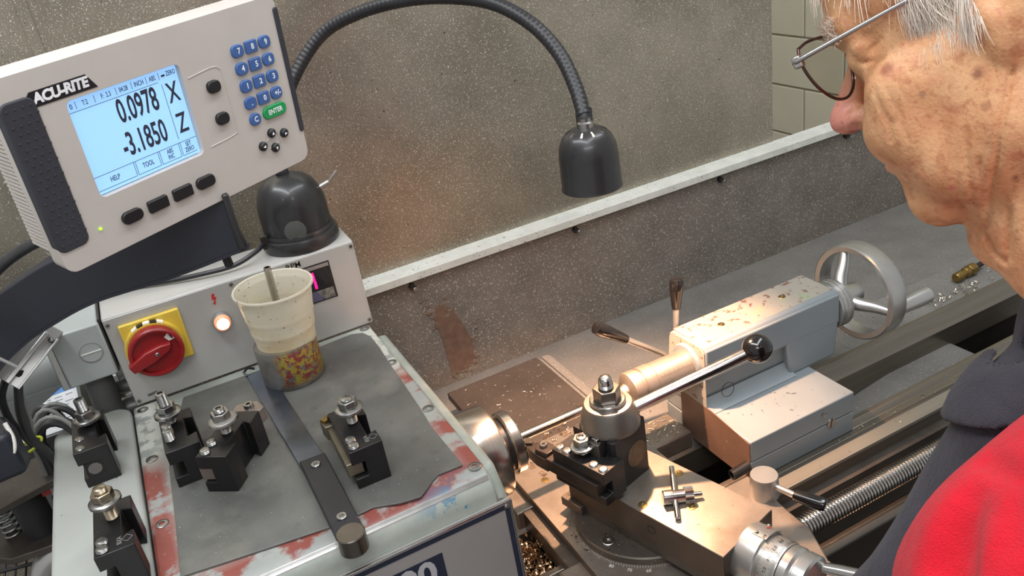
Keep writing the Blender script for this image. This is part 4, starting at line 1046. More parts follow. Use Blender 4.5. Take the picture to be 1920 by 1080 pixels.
def swarf():
    r = random.Random(11)
    def spread(name, label, regions, m, cat='metal chips'):
        mb = MB()
        for (x0, x1, y0, y1, z, n, s) in regions:
            for _ in range(n): flake(mb, (r.uniform(x0, x1), r.uniform(y0, y1), z + r.uniform(.0004, .001)), s * r.uniform(.5, 1.3), r)
        tag(obj(name, mb, m, smooth=60), label, cat, kind='stuff')
    spread('tray_flakes', 'tiny bright metal flakes scattered over the rear tray and bed', [(.7, 2.0, 1.02, 1.12, -.279, 260, .0022), (.9, 2.0, .825, .835, -.2775, 60, .002), (.75, 1.9, .79, .812, -.271, 20, .0018)], m_chip)
    spread('cover_flakes', 'tiny bright metal flakes scattered on the dark chip cover', [(.40, .60, 1.11, 1.365, -.246, 150, .0018)], m_chip)
    spread('saddle_flakes', 'metal flakes lying on the rear saddle wing by the tailstock', [(.62, .70, .98, 1.04, -.25, 60, .003), (.73, .93, .838, .92, -.1955, 26, .0018)], m_chip)
    spread('slide_flakes', 'fine dark chips heaped on the cross slide against the swivel base', [(.392, .412, .82, .90, -.235, 70, .0014), (.40, .6, .62, .75, -.2225, 20, .0016), (.41, .47, .77, .83, -.2225, 26, .0016)], m_dchip)
    mb = MB()
    for _ in range(60): curl(mb, (r.uniform(.42, .60), r.uniform(1.0, 1.11), r.uniform(-.236, -.231)), r.uniform(.002, .005), r.uniform(1.0, 3), .003, r)
    for _ in range(20): curl(mb, (r.uniform(.5, .60), r.uniform(1.09, 1.16), -.240), r.uniform(.002, .0045), r.uniform(1.5, 3), .004, r)
    tag(obj('curly_swarf', mb, m_curl, smooth=60), 'thin curly metal shavings lying behind the steel rod', 'metal shavings', kind='stuff')
    mb = MB()
    for _ in range(420):
        x = r.uniform(.300, .372); y = r.uniform(.82, .96); mb_z = -.318 + r.uniform(0, .04)
        curl(mb, (x, y, mb_z), r.uniform(.004, .0085), r.uniform(.8, 1.3), .003, r, .0022)
    tag(obj('swarf_pile', mb, m_curl, smooth=60), 'heap of curly brass coloured swarf beside the headstock front', 'swarf', kind='stuff')
    obj_ = obj('swarf_shelf', MB().box(.284, .362, .60, 1.0, -.345, -.328), m_darkgap, smooth=0)
    tag(obj_, 'dark oily ledge under the swarf between headstock and carriage', 'ledge')
    mb = MB()
    for _ in range(2600): flake(mb, (r.uniform(.6, 1.6), r.uniform(.50, .78), -.6 + r.uniform(.001, .02)), .006 * r.uniform(.5, 1.4), r)
    tag(obj('tray_swarf', mb, m_dchip, smooth=60), 'dark oily metal chips filling the tray under the feed rod', 'metal chips', kind='stuff')
    mb = MB()
    for _ in range(46):
        x = r.uniform(1.36, 1.56); curl(mb, (x, 1.045 + r.gauss(0, .012) - (x - 1.36) * .08, -.277), r.uniform(.003, .008), r.uniform(.5, 1.4), .004, r, .002)
    tag(obj('loose_shavings', mb, m_chip, smooth=60), 'small heap of silvery shavings on the bed beside the brass fitting', 'metal shavings', kind='stuff')
swarf()
def brass_fitting():
    t = thing('brass_fitting', 'small brass hose fitting lying on the bed behind the handwheel', 'fitting', (1.54, 1.075, -.279))
    a = Vector((1.497, 1.070, -.266)); d = Vector((1, .09, 0)).normalized()
    obj('barrel', MB().lathe([(0, 0), (.0085, 0), (.0105, .004), (.0105, .022), (.0085, .024), (.0085, .034), (.0115, .036), (.0115, .046), (.009, .048)], a, d, 24), m_brass, t, smooth=30)
    q = Vector((0, 0, 1)).rotation_difference(d).to_matrix().to_4x4()
    obj('hex_nut', MB().prism(hexagon(.0135), .048, .068, 'z', Matrix.Translation(a) @ q), m_brass, t, bevel=.001)
    obj('tail', MB().cyl(a + d * .068, a + d * .10, .006, n=16), m_darksteel, t)
brass_fitting()

# ------------------------------------------------------------------ things left of the headstock
def left_side():
    mg = mat('grey_motor_enamel', (112, 116, 114), .4, .1, .1, 14, .05, 120)
    t = thing('electric_motor', 'grey motor housing with a white and blue label behind the junction box', 'motor', (-.32, 1.46, -.3))
    obj('motor_body', MB().box(-.52, -.215, 1.44, 1.56, -.24, .02).lathe([(0, 0), (.06, 0), (.06, .30), (0, .30)], (-.52, 1.50, .02), (1, 0, 0), 40), mg, t, bevel=.006, seg=3)
    n = Vector((-.05, -.72, .69)).normalized(); xa = Vector((.94, -.30, .16)).normalized(); F = frame((-.287, 1.434, -.018), xa, n.cross(xa).normalized() * -1 if n.cross(xa).z < 0 else n.cross(xa))
    obj('label_backing', MB().box(-.075, .075, -.046, .046, -.05, -.001, F), mg, t, smooth=0)
    lb = obj('data_label', MB().box(-.068, .070, -.042, .040, -.0012, .0004, F), mat('white_label', (226, 228, 230), .5), t, smooth=0)
    obj('label_header', MB().box(-.068, .070, .021, .0405, .0003, .0008, F), mat('blue_label_header', (96, 150, 214), .5), lb, smooth=0)
    lines = MB(); r = random.Random(9)
    for k in range(9):
        y = .014 - k * .0056; x = -.060
        while x < .05:
            w_ = r.uniform(.006, .022); lines.box(x, min(x + w_, .062), y, y + .0012, .0003, .0007, F); x += w_ + .006
    k_ = obj('label_print', lines, mat('grey_print', (120, 124, 130), .5), lb, smooth=0); k_['kind'] = 'stuff'
    t = thing('pipe_clamp', 'silver pipe clamp fitting between the conduit and the control box', 'clamp', (-.165, 1.40, -.1))
    obj('clamp_block', MB().box(-.150, -.137, 1.37, 1.42, -.09, .06), m_alum, t, bevel=.002)
    obj('clamp_pipe', MB().cyl((-.160, 1.375, .008), (-.118, 1.360, .012), .012, n=20, ch=.002), m_alum, t)
    obj('clamp_pipe', MB().cyl((-.160, 1.368, -.030), (-.118, 1.356, -.026), .018, n=20, ch=.002), m_alum, t)
    # aluminium cable channel under the arm
    t = thing('cable_channel', 'open aluminium cable channel fixed under the dark navy arm', 'channel', (-.23, 1.23, .15))
    a = Vector((-.196, 1.245, .186)); b = Vector((-.262, 1.214, .146)); d = (a - b).normalized(); sd = Vector((.387, .922, 0)); sd = (sd - d * sd.dot(d)).normalized(); up = sd.cross(d)
    if up.z < 0: up = -up
    F = Matrix((d, sd, up)).transposed().to_4x4(); F.translation = b; L = (a - b).length
    mb = MB().box(0, L, 0, .003, -.018, .018, F).box(0, L, -.012, .003, .015, .018, F).box(0, L, -.012, .003, -.018, -.015, F).box(0, L, -.016, .002, -.003, .003, F)
    obj('channel_profile', mb, m_alum, t, bevel=.0006)
    obj('channel_bracket', MB().box(L - .004, L + .012, -.004, .05, -.016, .022, F), m_alum, t, bevel=.001)
    obj('channel_screw', MB().ball(F @ Vector((L - .006, -.003, -.010)), .004, 10), m_zinc, t)
    # cables
    def cable(name, label, pts, r_, m):
        return tag(obj(name, MB().tube(spline(pts, 8), r_, 10), m, smooth=60), label, 'cable', 'cables on the left of the lathe')
    cable('power_cable', 'thick black cable with white print running out of the aluminium channel', [(-.244, 1.222, .155), (-.258, 1.228, .120), (-.270, 1.236, .080), (-.272, 1.240, .040), (-.262, 1.244, .005), (-.2585, 1.25, -.03), (-.262, 1.26, -.10)], .0062, m_cable)
    cable('power_cable', 'black cable bending furthest left out of the aluminium channel', [(-.262, 1.222, .150), (-.282, 1.240, .115), (-.289, 1.255, .07), (-.282, 1.258, .035), (-.272, 1.262, -.01), (-.275, 1.27, -.09)], .0055, m_cable)
    cable('signal_cable', 'thin light grey cable beside the thick black cable', [(-.252, 1.228, .140), (-.260, 1.240, .105), (-.266, 1.252, .06), (-.276, 1.258, .025), (-.281, 1.262, -.03), (-.284, 1.268, -.1)], .0036, m_cablegrey)
    cable('arm_cable', 'black cable lying along the back of the curved navy arm', [(-.10, 1.09, .366), (-.16, 1.13, .345), (-.21, 1.165, .315), (-.26, 1.195, .270), (-.31, 1.21, .215)], .0075, m_cable)
    t = thing('cable_coil', 'coil of black and grey cables hanging left of the pale end cover', 'cable coil', (-.255, 1.28, -.1))
    r = random.Random(21)
    for k in range(8):
        cx, cy, cz = -.256 + r.gauss(0, .006), 1.276 + k * .006, -.012 + r.gauss(0, .005); rx, rz = .029 + r.uniform(-.005, .007), .046 + r.uniform(-.008, .008)
        tilt = r.uniform(-.25, .25)
        pts = [(cx + rx * math.cos(q), cy + .01 * math.sin(q * 1.0) + tilt * .02 * math.cos(q), cz + rz * math.sin(q)) for q in [2 * PI * i / 20 for i in range(21)]]
        obj('cable_turn', MB().tube(pts, .0050 if k % 3 else .0036, 9, False), m_cable if k % 3 else m_cablegrey, t, smooth=60)
    tie = [(-.282 + .018 * math.cos(q), 1.257 + .018 * math.sin(q), .020 + .004 * math.cos(q)) for q in [2 * PI * i / 24 for i in range(25)]]
    obj('zip_tie', MB().tube(tie, .0022, 8, False), mat('yellow_green_tie', (196, 206, 50), .4), t, smooth=60)
    # navy plastic housing at the frame's left edge
    t = thing('navy_housing', 'dark navy plastic housing with a white lead at the left edge', 'housing', (-.33, 1.2, -.02))
    obj('housing_shell', MB().prism([(-.45, 1.14), (-.277, 1.16), (-.272, 1.19), (-.285, 1.225), (-.45, 1.26)], .03, .098), m_navy, t, bevel=.008, seg=3)
    obj('white_lead', MB().tube(spline([(-.34, 1.175, .045), (-.305, 1.166, .053), (-.284, 1.163, .064), (-.276, 1.168, .083), (-.279, 1.18, .105)], 6), .0032, 8), m_white, t, smooth=60)
    # steel fixture with plates, post and spring
    t = thing('steel_fixture', 'dark steel plates stacked on a black round post left of the end cover', 'fixture', (-.32, 1.28, -.32))
    obj('top_plate', MB().prism([(-.40, 1.20), (-.264, 1.245), (-.262, 1.33), (-.40, 1.33)], -.052, -.040), m_iron, t, bevel=.0015)
    obj('lower_plate', MB().prism([(-.40, 1.27), (-.37, 1.245), (-.275, 1.235), (-.275, 1.34), (-.40, 1.34)], -.158, -.146), m_iron, t, bevel=.0015)
    obj('post', MB().cyl((-.326, 1.29, -.148), (-.326, 1.29, -.05), .024, n=28), m_rubber, t)
    obj('red_tag', MB().box(-.303, -.285, 1.282, 1.286, -.085, -.06), mat('red_tag', (190, 60, 60), .5), t, smooth=0)
    obj('steel_knob', MB().ball((-.281, 1.272, -.088), .010, 16), m_zinc, t)
    sp = [(-.366 + .013 * math.cos(q), 1.305 + .013 * math.sin(q), -.146 + .094 * q / (2 * PI * 9)) for q in [2 * PI * 9 * i / 160 for i in range(161)]]
    obj('coil_spring', MB().tube(sp, .0024, 7), m_zinc, t, smooth=60)
    obj('base_post', MB().cyl((-.30, 1.29, -.32), (-.30, 1.29, -.158), .014, n=20), m_darksteel, t)
    t = thing('wire_basket', 'black wire basket below the steel fixture at the lower left', 'basket', (-.38, 1.36, -.36))
    for k, y in enumerate((1.29, 1.335, 1.38)):
        obj('rim_wire', MB().tube([(-.56, y + .03, -.215), (-.29, y - .04, -.215)], .0030, 8), m_rubber, t, smooth=60)
    for k in range(16):
        x = -.54 + k * .016; obj('cross_wire', MB().tube([(x, 1.42, -.218), (x + .002, 1.27, -.218), (x + .002, 1.262, -.32)], .0018, 6), m_rubber, t, smooth=60)
    tag(obj('chrome_pipe', MB().tube(spline([(-.37, 1.26, -.30), (-.350, 1.258, -.215), (-.322, 1.256, -.178), (-.28, 1.25, -.17)], 6), .021, 20), m_alum, smooth=60), 'bent bright silver pipe beside the wire basket', 'pipe')
left_side()

# ------------------------------------------------------------------ the machinist
def sdf_grid(lo,hi,h):
    ax=[np.arange(lo[i],hi[i]+h,h,dtype=np.float32) for i in range(3)]
    return np.meshgrid(*ax,indexing='ij')
def smin(a,b,k):
    h=np.clip(.5+.5*(b-a)/k,0,1); return b+(a-b)*h-k*h*(1-h)
def smax(a,b,k): return -smin(-a,-b,k)
def ell(G,c,r):
    x,y,z=[(G[i]-c[i])/r[i] for i in range(3)]
    k0=np.sqrt(x*x+y*y+z*z); k1=np.sqrt((x/r[0])**2+(y/r[1])**2+(z/r[2])**2)+1e-9
    return (k0*(k0-1)/k1).astype(np.float32)
def cap(G,a,b,r0,r1=None):
    r1=r0 if r1 is None else r1
    a=np.array(a,np.float32);b=np.array(b,np.float32);d=b-a;L=float(d@d)
    t=np.clip(((G[0]-a[0])*d[0]+(G[1]-a[1])*d[1]+(G[2]-a[2])*d[2])/L,0,1)
    return np.sqrt((G[0]-a[0]-t*d[0])**2+(G[1]-a[1]-t*d[1])**2+(G[2]-a[2]-t*d[2])**2)-(r0+(r1-r0)*t)
def nets(F,lo,h):
    nx,ny,nz=[s-1 for s in F.shape]
    S=F<0
    cs=[F[i:nx+i,j:ny+j,k:nz+k] for i in(0,1) for j in(0,1) for k in(0,1)]
    inside=sum((c<0).astype(np.int8) for c in cs); act=(inside>0)&(inside<8)
    I=np.argwhere(act); V=[c[act] for c in cs]
    off=np.array([(i,j,k) for i in(0,1) for j in(0,1) for k in(0,1)],np.float32)
    acc=np.zeros((len(I),3),np.float32);cnt=np.zeros(len(I),np.float32)
    for a in range(8):
        for b in range(a+1,8):
            if np.abs(off[a]-off[b]).sum()!=1: continue
            m=(V[a]<0)!=(V[b]<0); t=V[a]/(V[a]-V[b]+1e-12)
            p=off[a]+(off[b]-off[a])*t[:,None]; acc[m]+=p[m]; cnt[m]+=1
    P=(I+acc/cnt[:,None])*h+np.array(lo,np.float32)
    idx=-np.ones(act.shape,np.int64); idx[act]=np.arange(len(I))
    Q=[]
    for ax in range(3):
        o=[1,1,1];o[ax]=0
        A=S[:-1,:,:] if ax==0 else S[:,:-1,:] if ax==1 else S[:,:,:-1]
        B=S[1:,:,:] if ax==0 else S[:,1:,:] if ax==1 else S[:,:,1:]
        E=np.argwhere(A!=B)
        b,c=[(1,2),(2,0),(0,1)][ax]
        E=E[(E[:,b]>0)&(E[:,c]>0)&(E[:,b]<F.shape[b]-1)&(E[:,c]<F.shape[c]-1)]
        def cell(db,dc):
            e=E.copy();e[:,b]-=db;e[:,c]-=dc;return idx[e[:,0],e[:,1],e[:,2]]
        q=np.stack([cell(1,1),cell(0,1),cell(0,0),cell(1,0)],1)
        fl=A[E[:,0],E[:,1],E[:,2]]
        q[~fl]=q[~fl][:,::-1]; Q.append(q)
    Q=np.concatenate(Q); Q=Q[(Q>=0).all(1)]
    return P,Q
def head_sdf(G):
    x,y,z=G; ax=np.abs(x); A=[ax,y,z]      # mirrored grid
    F=ell(G,(0,-.008,.038),(.075,.096,.084))                 # cranium
    F=smin(F,ell(G,(0,.030,.040),(.064,.060,.058)),.02)      # forehead
    F=smin(F,ell(G,(0,.026,-.035),(.060,.056,.080)),.02)     # face mass
    F=smin(F,cap(A,(.008,.084,.020),(.040,.070,.018),.013,.011),.014)  # brow
    F=smin(F,ell(A,(.048,.050,-.030),(.022,.028,.020)),.018) # cheekbone
    F=smin(F,ell(A,(.040,.056,-.058),(.024,.026,.030)),.02)  # cheek pad
    F=smin(F,ell(G,(0,.068,-.072),(.039,.027,.030)),.016)    # muzzle
    F=smin(F,cap(A,(.0,.070,-.113),(.012,.068,-.114),.0175),.012) # chin
    F=smin(F,cap(A,(.014,.066,-.106),(.054,.004,-.078),.017,.020),.022) # jaw
    F=smin(F,ell(A,(.046,.036,-.090),(.018,.030,.026)),.016) # jowl
    F=smin(F,ell(A,(.058,.0,-.05),(.016,.03,.05)),.02)       # masseter
    F=smin(F,ell(A,(.031,.064,-.057),(.026,.029,.024)),.016)   # front of cheek
    # eyes
    F=smax(F,-ell(A,(.034,.100,-.004),(.021,.022,.016)),.010)
    F=smin(F,ell(A,(.033,.069,-.004),(.0155,.0165,.0135)),.004)
    F=smin(F,cap(A,(.022,.083,.007),(.047,.070,.003),.0055,.006),.006)   # upper lid fold
    F=smin(F,cap(A,(.022,.080,-.017),(.044,.069,-.016),.0045),.008)    # lower lid bag
    # nose
    F=smin(F,cap(G,(0,.077,.006),(0,.1075,-.033),.0085,.0105),.010)
    F=smin(F,ell(G,(0,.109,-.038),(.0125,.0135,.0110)),.006)
    F=smin(F,ell(A,(.0115,.097,-.041),(.0085,.0125,.0085)),.006)
    F=smax(F,-ell(A,(.0075,.104,-.0495),(.0035,.006,.004)),.003)
    # mouth
    F=smin(F,cap(A,(.0,.0935,-.071),(.020,.085,-.075),.0052,.003),.006)
    F=smin(F,cap(A,(.0,.0925,-.0815),(.019,.084,-.079),.0060,.003),.006)
    F=smax(F,-cap(A,(.0,.100,-.0765),(.026,.085,-.0775),.0018),.003)
    # creases: nasolabial, marionette, cheek-ear fold
    F=smax(F,-cap(A,(.019,.102,-.046),(.034,.0865,-.078),.0028,.002),.006)
    F=smax(F,-cap(A,(.029,.088,-.080),(.026,.084,-.104),.002,.0016),.006)
    # neck, throat, folds
    N=cap(G,(0,-.026,-.05),(.02,-.022,-.23),.052,.056)
    N=smin(N,cap(A,(.012,.020,-.105),(.022,-.005,-.20),.032,.040),.02)
    N=smin(N,cap(A,(.010,.034,-.132),(.012,.010,-.185),.021,.026),.012)
    N=smin(N,ell(A,(.006,.038,-.152),(.024,.027,.027)),.010)
    N=smin(N,ell(A,(.014,.022,-.178),(.026,.026,.026)),.012)
    for (a,b,r) in (((.050,.012,-.095),(.030,.018,-.165),.014),((.060,-.012,-.095),(.046,-.002,-.19),.015),((.030,.036,-.120),(.020,.024,-.18),.013)):
        N=smin(N,cap(A,a,b,r),.008)
    F=smin(F,N,.010)
    # skin folds: long one from the ear lobe to the throat, jaw, mouth, neck and eye creases
    for pts,amp,w_ in (([(-.0112,-.0387),(-.0012,-.0587),(.0065,-.0735),(.0187,-.0962),(.0338,-.1186),(.0428,-.1356),(.0533,-.1437)],.0030,.0020),
                    ([(.0265,-.0711),(.0332,-.0887),(.0383,-.1076),(.0438,-.1194)],.0014,.0016),([(.0263,-.0912),(.0427,-.1281)],.0015,.0017),
                    ([(.0678,-.027),(.0681,-.0412),(.0663,-.0512),(.0707,-.0612)],.0012,.0017),([(.060,-.030),(.0585,-.048),(.061,-.064)],.0009,.0016),
                    ([(.0471,-.1437),(.0474,-.1571),(.0419,-.1637)],.0035,.0025),([(.0257,-.1287),(.0382,-.1612)],.0030,.0026),([(.008,-.118),(.022,-.158)],.0026,.0026),
                    ([(.083,-.0808),(.0751,-.0876),(.0662,-.0912)],.0014,.0016),([(.0738,-.0062),(.0642,-.0106),(.0573,-.0103)],.0014,.0014),([(.066,-.002),(.055,.001)],.0010,.0014),
                    ([(.0411,-.0961),(.0513,-.1156),(.0567,-.134)],.0013,.0016),([(.0818,-.1268),(.0713,-.126),(.0688,-.1316)],.0012,.0016)):
        D2=None
        for (y0,z0),(y1,z1) in zip(pts,pts[1:]):
            L=(y1-y0)**2+(z1-z0)**2; t=np.clip(((y-y0)*(y1-y0)+(z-z0)*(z1-z0))/L,0,1)
            d=(y-y0-t*(y1-y0))**2+(z-z0-t*(z1-z0))**2; D2=d if D2 is None else np.minimum(D2,d)
        F=F+np.clip((ax-.018)/.012,0,1)*amp*(np.exp(-D2/w_**2)-.45*np.exp(-D2/(2.8*w_)**2))
    # ears
    E=ell(A,(.077,-.018,-.004),(.010,.019,.033))
    E=smin(E,ell(A,(.074,-.010,-.032),(.0075,.011,.013)),.008)
    E=smax(E,-ell(A,(.088,-.014,.002),(.008,.010,.019)),.005)
    E=smin(E,ell(A,(.075,-.001,-.014),(.006,.006,.009)),.005)
    F=smin(F,E,.006)
    return F
HR = Matrix(((.8827, -.4655, -.0642, .5166), (.4406, .7724, .4576, .3645), (-.1634, -.4322, .8868, .5474), (0, 0, 0, 1)))
def sdf_mesh(fn, lo, hi, h):
    G = sdf_grid(lo, hi, h); return nets(fn(G), lo, h)
def mesh_from(name, P, Q):
    me = bpy.data.meshes.new(name); me.from_pydata([tuple(map(float, p)) for p in P], [], [tuple(map(int, q)) for q in Q]); return me
def hand_sdf(G, w, d, n, s):
    """w wrist, d direction of the palm, n palm normal (curl side), s thumb side"""
    w, d, n, s = [np.array(v, np.float32) for v in (w, d, n, s)]
    F = None
    for k in range(4):
        o = s * (.030 - .020 * k); F_ = cap(G, w + d * .012 + o * .7, w + d * .085 + o, .013, .011)
        F = F_ if F is None else smin(F, F_, .012)
        L = (.040, .045, .042, .033)[k]; a = w + d * .088 + o
        b = a + (d * .75 + n * .66) * L; c = b + (d * -.25 + n * .97) * L * .65; e = c + (-d * .9 + n * .3) * L * .5
        for p0, p1, r0, r1 in ((a, b, .0098, .009), (b, c, .009, .0082), (c, e, .0082, .0075)): F = smin(F, cap(G, p0, p1, r0, r1), .003)
    a = w + d * .025 + s * .028; b = a + (s * .7 + d * .55 + n * .3) * .042; c = b + (d * .75 + n * .6 - s * .1) * .034
    F = smin(F, cap(G, a, b, .013, .0105), .01); F = smin(F, cap(G, b, c, .0105, .008), .003)
    return smin(F, cap(G, w - d * .05, w + d * .015, .026, .025), .015)
def folds(G, a):
    x, y, z = G
    return a * (np.sin(38 * x + 26 * z + 2.2 * np.sin(17 * y)) + .7 * np.sin(55 * z - 30 * y + 2 * np.sin(21 * x)))
def navy_sdf(G):
    F = cap(G, (.580, .218, .295), (.560, .220, .06), .106, .128)
    F = smin(F, cap(G, (.56, .22, .06), (.60, .10, -.25), .13, .14), .05)
    F = smin(F, cap(G, (.545, .262, .305), (.530, .275, .245), .044, .050), .03)
    F = smin(F, cap(G, (.515, .285, .24), (.455, .308, .06), .052, .075), .05)
    F = smin(F, cap(G, (.62, .30, .32), (.61, .31, .1), .06, .07), .05)
    F = F + folds(G, .0022)
    return smax(F, -cap(G, (.555, .262, .32), (.575, .24, .46), .062, .075), .01)
def red_sdf(G):
    F = ell(G, (.404, .180, .220), (.102, .099, .105))
    F = smin(F, cap(G, (.41, .175, .21), (.385, .125, -.05), .080, .066), .05)
    F = smin(F, cap(G, (.41, .18, .25), (.545, .175, .325), .075, .075), .06)
    F = smin(F, cap(G, (.385, .125, -.05), (.450, .335, -.245), .066, .042), .04)
    F = F + folds(G, .0026)
    F = smax(F, -cap(G, (.3545, .2325, .3085), (.3215, .2195, .2835), .007, .016), .016)      # deep fold at the shoulder front
    F = smax(F, -cap(G, (.372, .214, .3255), (.343, .1985, .3140), .0022, .0022), .004)
    F = smax(F, -cap(G, (.343, .1985, .3140), (.322, .196, .298), .0022, .0022), .004)
    F = smax(F, -cap(G, (.385, .245, .312), (.372, .214, .3255), .004, .003), .012)      # seam
    return F
def red_right_sdf(G):
    F = ell(G, (.735, .255, .235), (.10, .10, .10))
    F = smin(F, cap(G, (.735, .25, .22), (.80, .20, -.03), .080, .066), .05)
    F = smin(F, cap(G, (.73, .25, .25), (.58, .19, .325), .075, .075), .06)
    F = smin(F, cap(G, (.80, .20, -.03), (.80, .395, -.255), .064, .042), .04)
    return F + folds(G, .0016)
def back_sdf(G):
    F = cap(G, (.58, .15, .29), (.615, .05, -.20), .125, .14)
    return F + folds(G, .002)
def collar_sdf(G):
    a = np.array((.572, .243, .335), np.float32); d = np.array((-.10, .27, .40), np.float32); d /= np.linalg.norm(d)
    v = [G[i] - a[i] for i in range(3)]; t = v[0] * d[0] + v[1] * d[1] + v[2] * d[2]
    r = np.sqrt((v[0] - t * d[0]) ** 2 + (v[1] - t * d[1]) ** 2 + (v[2] - t * d[2]) ** 2)
    F = np.abs(r - (.080 - .10 * t) - .004 * np.sin(60 * v[0])) - .0045
    F = smax(F, np.abs(t - .005) - .036, .006)
    cut = cap(G, a + d * .0 + np.array((.01, .085, -.01)), a + d * .1 + np.array((.01, .06, .0)), .03, .045)
    return smax(F, -cut, .006)
def lapel_sdf(G):
    c = (.4691, .307, .2903); e1 = (.8809, -.4491, -.1494); e2 = (.3215, .3362, .8852)
    u = sum((G[i] - c[i]) * e1[i] for i in range(3)); v = sum((G[i] - c[i]) * e2[i] for i in range(3))
    poly = [(-.0312, -.0101), (-.0056, .0070), (.0083, .0319), (.0270, .0338), (.0357, -.0019), (-.0008, -.0245), (-.0301, -.0297)]
    H = None; n = len(poly)
    for i in range(n):
        (x0, y0), (x1, y1) = poly[i], poly[(i + 1) % n]; L = math.hypot(x1 - x0, y1 - y0)
        d = ((y0 - y1) * (u - x0) + (x1 - x0) * (v - y0)) / L      # outside positive for clockwise order
        H = d if H is None else np.maximum(H, d)
    return smax(np.abs(navy_sdf(G) - .006) - .0035, H, .003)
def skin_material():
    N = Nodes('aged_freckled_skin'); x, y, z = N.xyz()
    n1 = N.noise(34, 5, .6); n2 = N.noise(95, 5, .62); n3 = N.noise(260, 3, .6); n4 = N.noise(60, 3, .6)
    c = N.mix(N.ramp(n1, .3, .7), lin((198, 138, 96)), lin((224, 176, 132)))
    c = N.mix(N.math('MULTIPLY', N.ramp(n4, .54, .68), .3), c, lin((190, 108, 88)))          # ruddy blotches
    nose = N.math('MULTIPLY', N.ramp(y, .088, .106), N.ramp(z, .012, -.012))
    c = N.mix(N.math('MULTIPLY', nose, .75), c, lin((204, 128, 122)))
    c = N.mix(N.math('MULTIPLY', N.ramp(n2, .54, .66), .55), c, lin((172, 104, 70)))             # age spots
    c = N.mix(N.math('MULTIPLY', N.ramp(n3, .58, .68), .45), c, lin((170, 104, 72)))
    v = N.n('ShaderNodeTexVoronoi'); v.inputs['Scale'].default_value = 30; N.l(N.tc.outputs['Object'], v.inputs['Vector'])
    c = N.mix(N.math('MULTIPLY', N.ramp(v.outputs['Distance'], .14, .08), .4), c, lin((150, 92, 66)))
    for (px_, py_, pz_), col_, r_ in (((-.0672, .0425, -.0412), (96, 72, 72), .0030), ((-.0742, .0095, -.0425), (120, 62, 48), .0042), ((-.0603, .0488, -.1032), (196, 92, 92), .0028),
                                     ((-.0622, .0138, -.1096), (120, 66, 48), .0030), ((-.0742, .0113, -.0625), (118, 64, 44), .0036), ((-.0640, .0620, -.0480), (128, 72, 50), .0042), ((-.0655, .0560, -.0180), (150, 90, 66), .005)):
        ds = N.n('ShaderNodeVectorMath', operation='DISTANCE'); N.l(N.tc.outputs['Object'], ds.inputs[0]); ds.inputs[1].default_value = (px_, py_, pz_)
        dd = N.math('ADD', ds.outputs['Value'], N.math('MULTIPLY', N.noise(300, 2), .003))
        c = N.mix(N.math('MULTIPLY', N.ramp(dd, r_ + .0022, r_ * .7), .75), c, lin(col_))
    N.l(c, N.b.inputs['Base Color']); N.b.inputs['Roughness'].default_value = .46
    N.b.inputs['Subsurface Weight'].default_value = .12; N.b.inputs['Subsurface Radius'].default_value = (.006, .003, .0015); N.b.inputs['Subsurface Scale'].default_value = .5
    h = N.math('ADD', N.math('MULTIPLY', N.noise(70, 5, .6, vec=N.vec((1, 1, .35))), .6), N.math('MULTIPLY', N.noise(420, 3), .25))
    bp = N.n('ShaderNodeBump'); bp.inputs['Strength'].default_value = .55; bp.inputs['Distance'].default_value = .003
    N.l(h, bp.inputs['Height']); N.l(bp.outputs[0], N.b.inputs['Normal'])
    return N.m
def cloth(name, col, var=.1):
    N = Nodes(name); c0 = lin(col)
    c = N.mix(N.ramp(N.noise(30, 4), .3, .7), tuple(v * (1 - var) for v in c0[:3]) + (1,), tuple(min(1, v * (1 + var)) for v in c0[:3]) + (1,))
    N.l(c, N.b.inputs['Base Color']); N.b.inputs['Roughness'].default_value = .9; N.b.inputs['Sheen Weight'].default_value = .12; N.b.inputs['Sheen Roughness'].default_value = .5
    N.b.inputs['Specular IOR Level'].default_value = .15
    bp = N.n('ShaderNodeBump'); bp.inputs['Strength'].default_value = .7; bp.inputs['Distance'].default_value = .002
    N.l(N.math('ADD', N.noise(900, 2), N.math('MULTIPLY', N.noise(90, 4), 1.6)), bp.inputs['Height']); N.l(bp.outputs[0], N.b.inputs['Normal'])
    return N.m
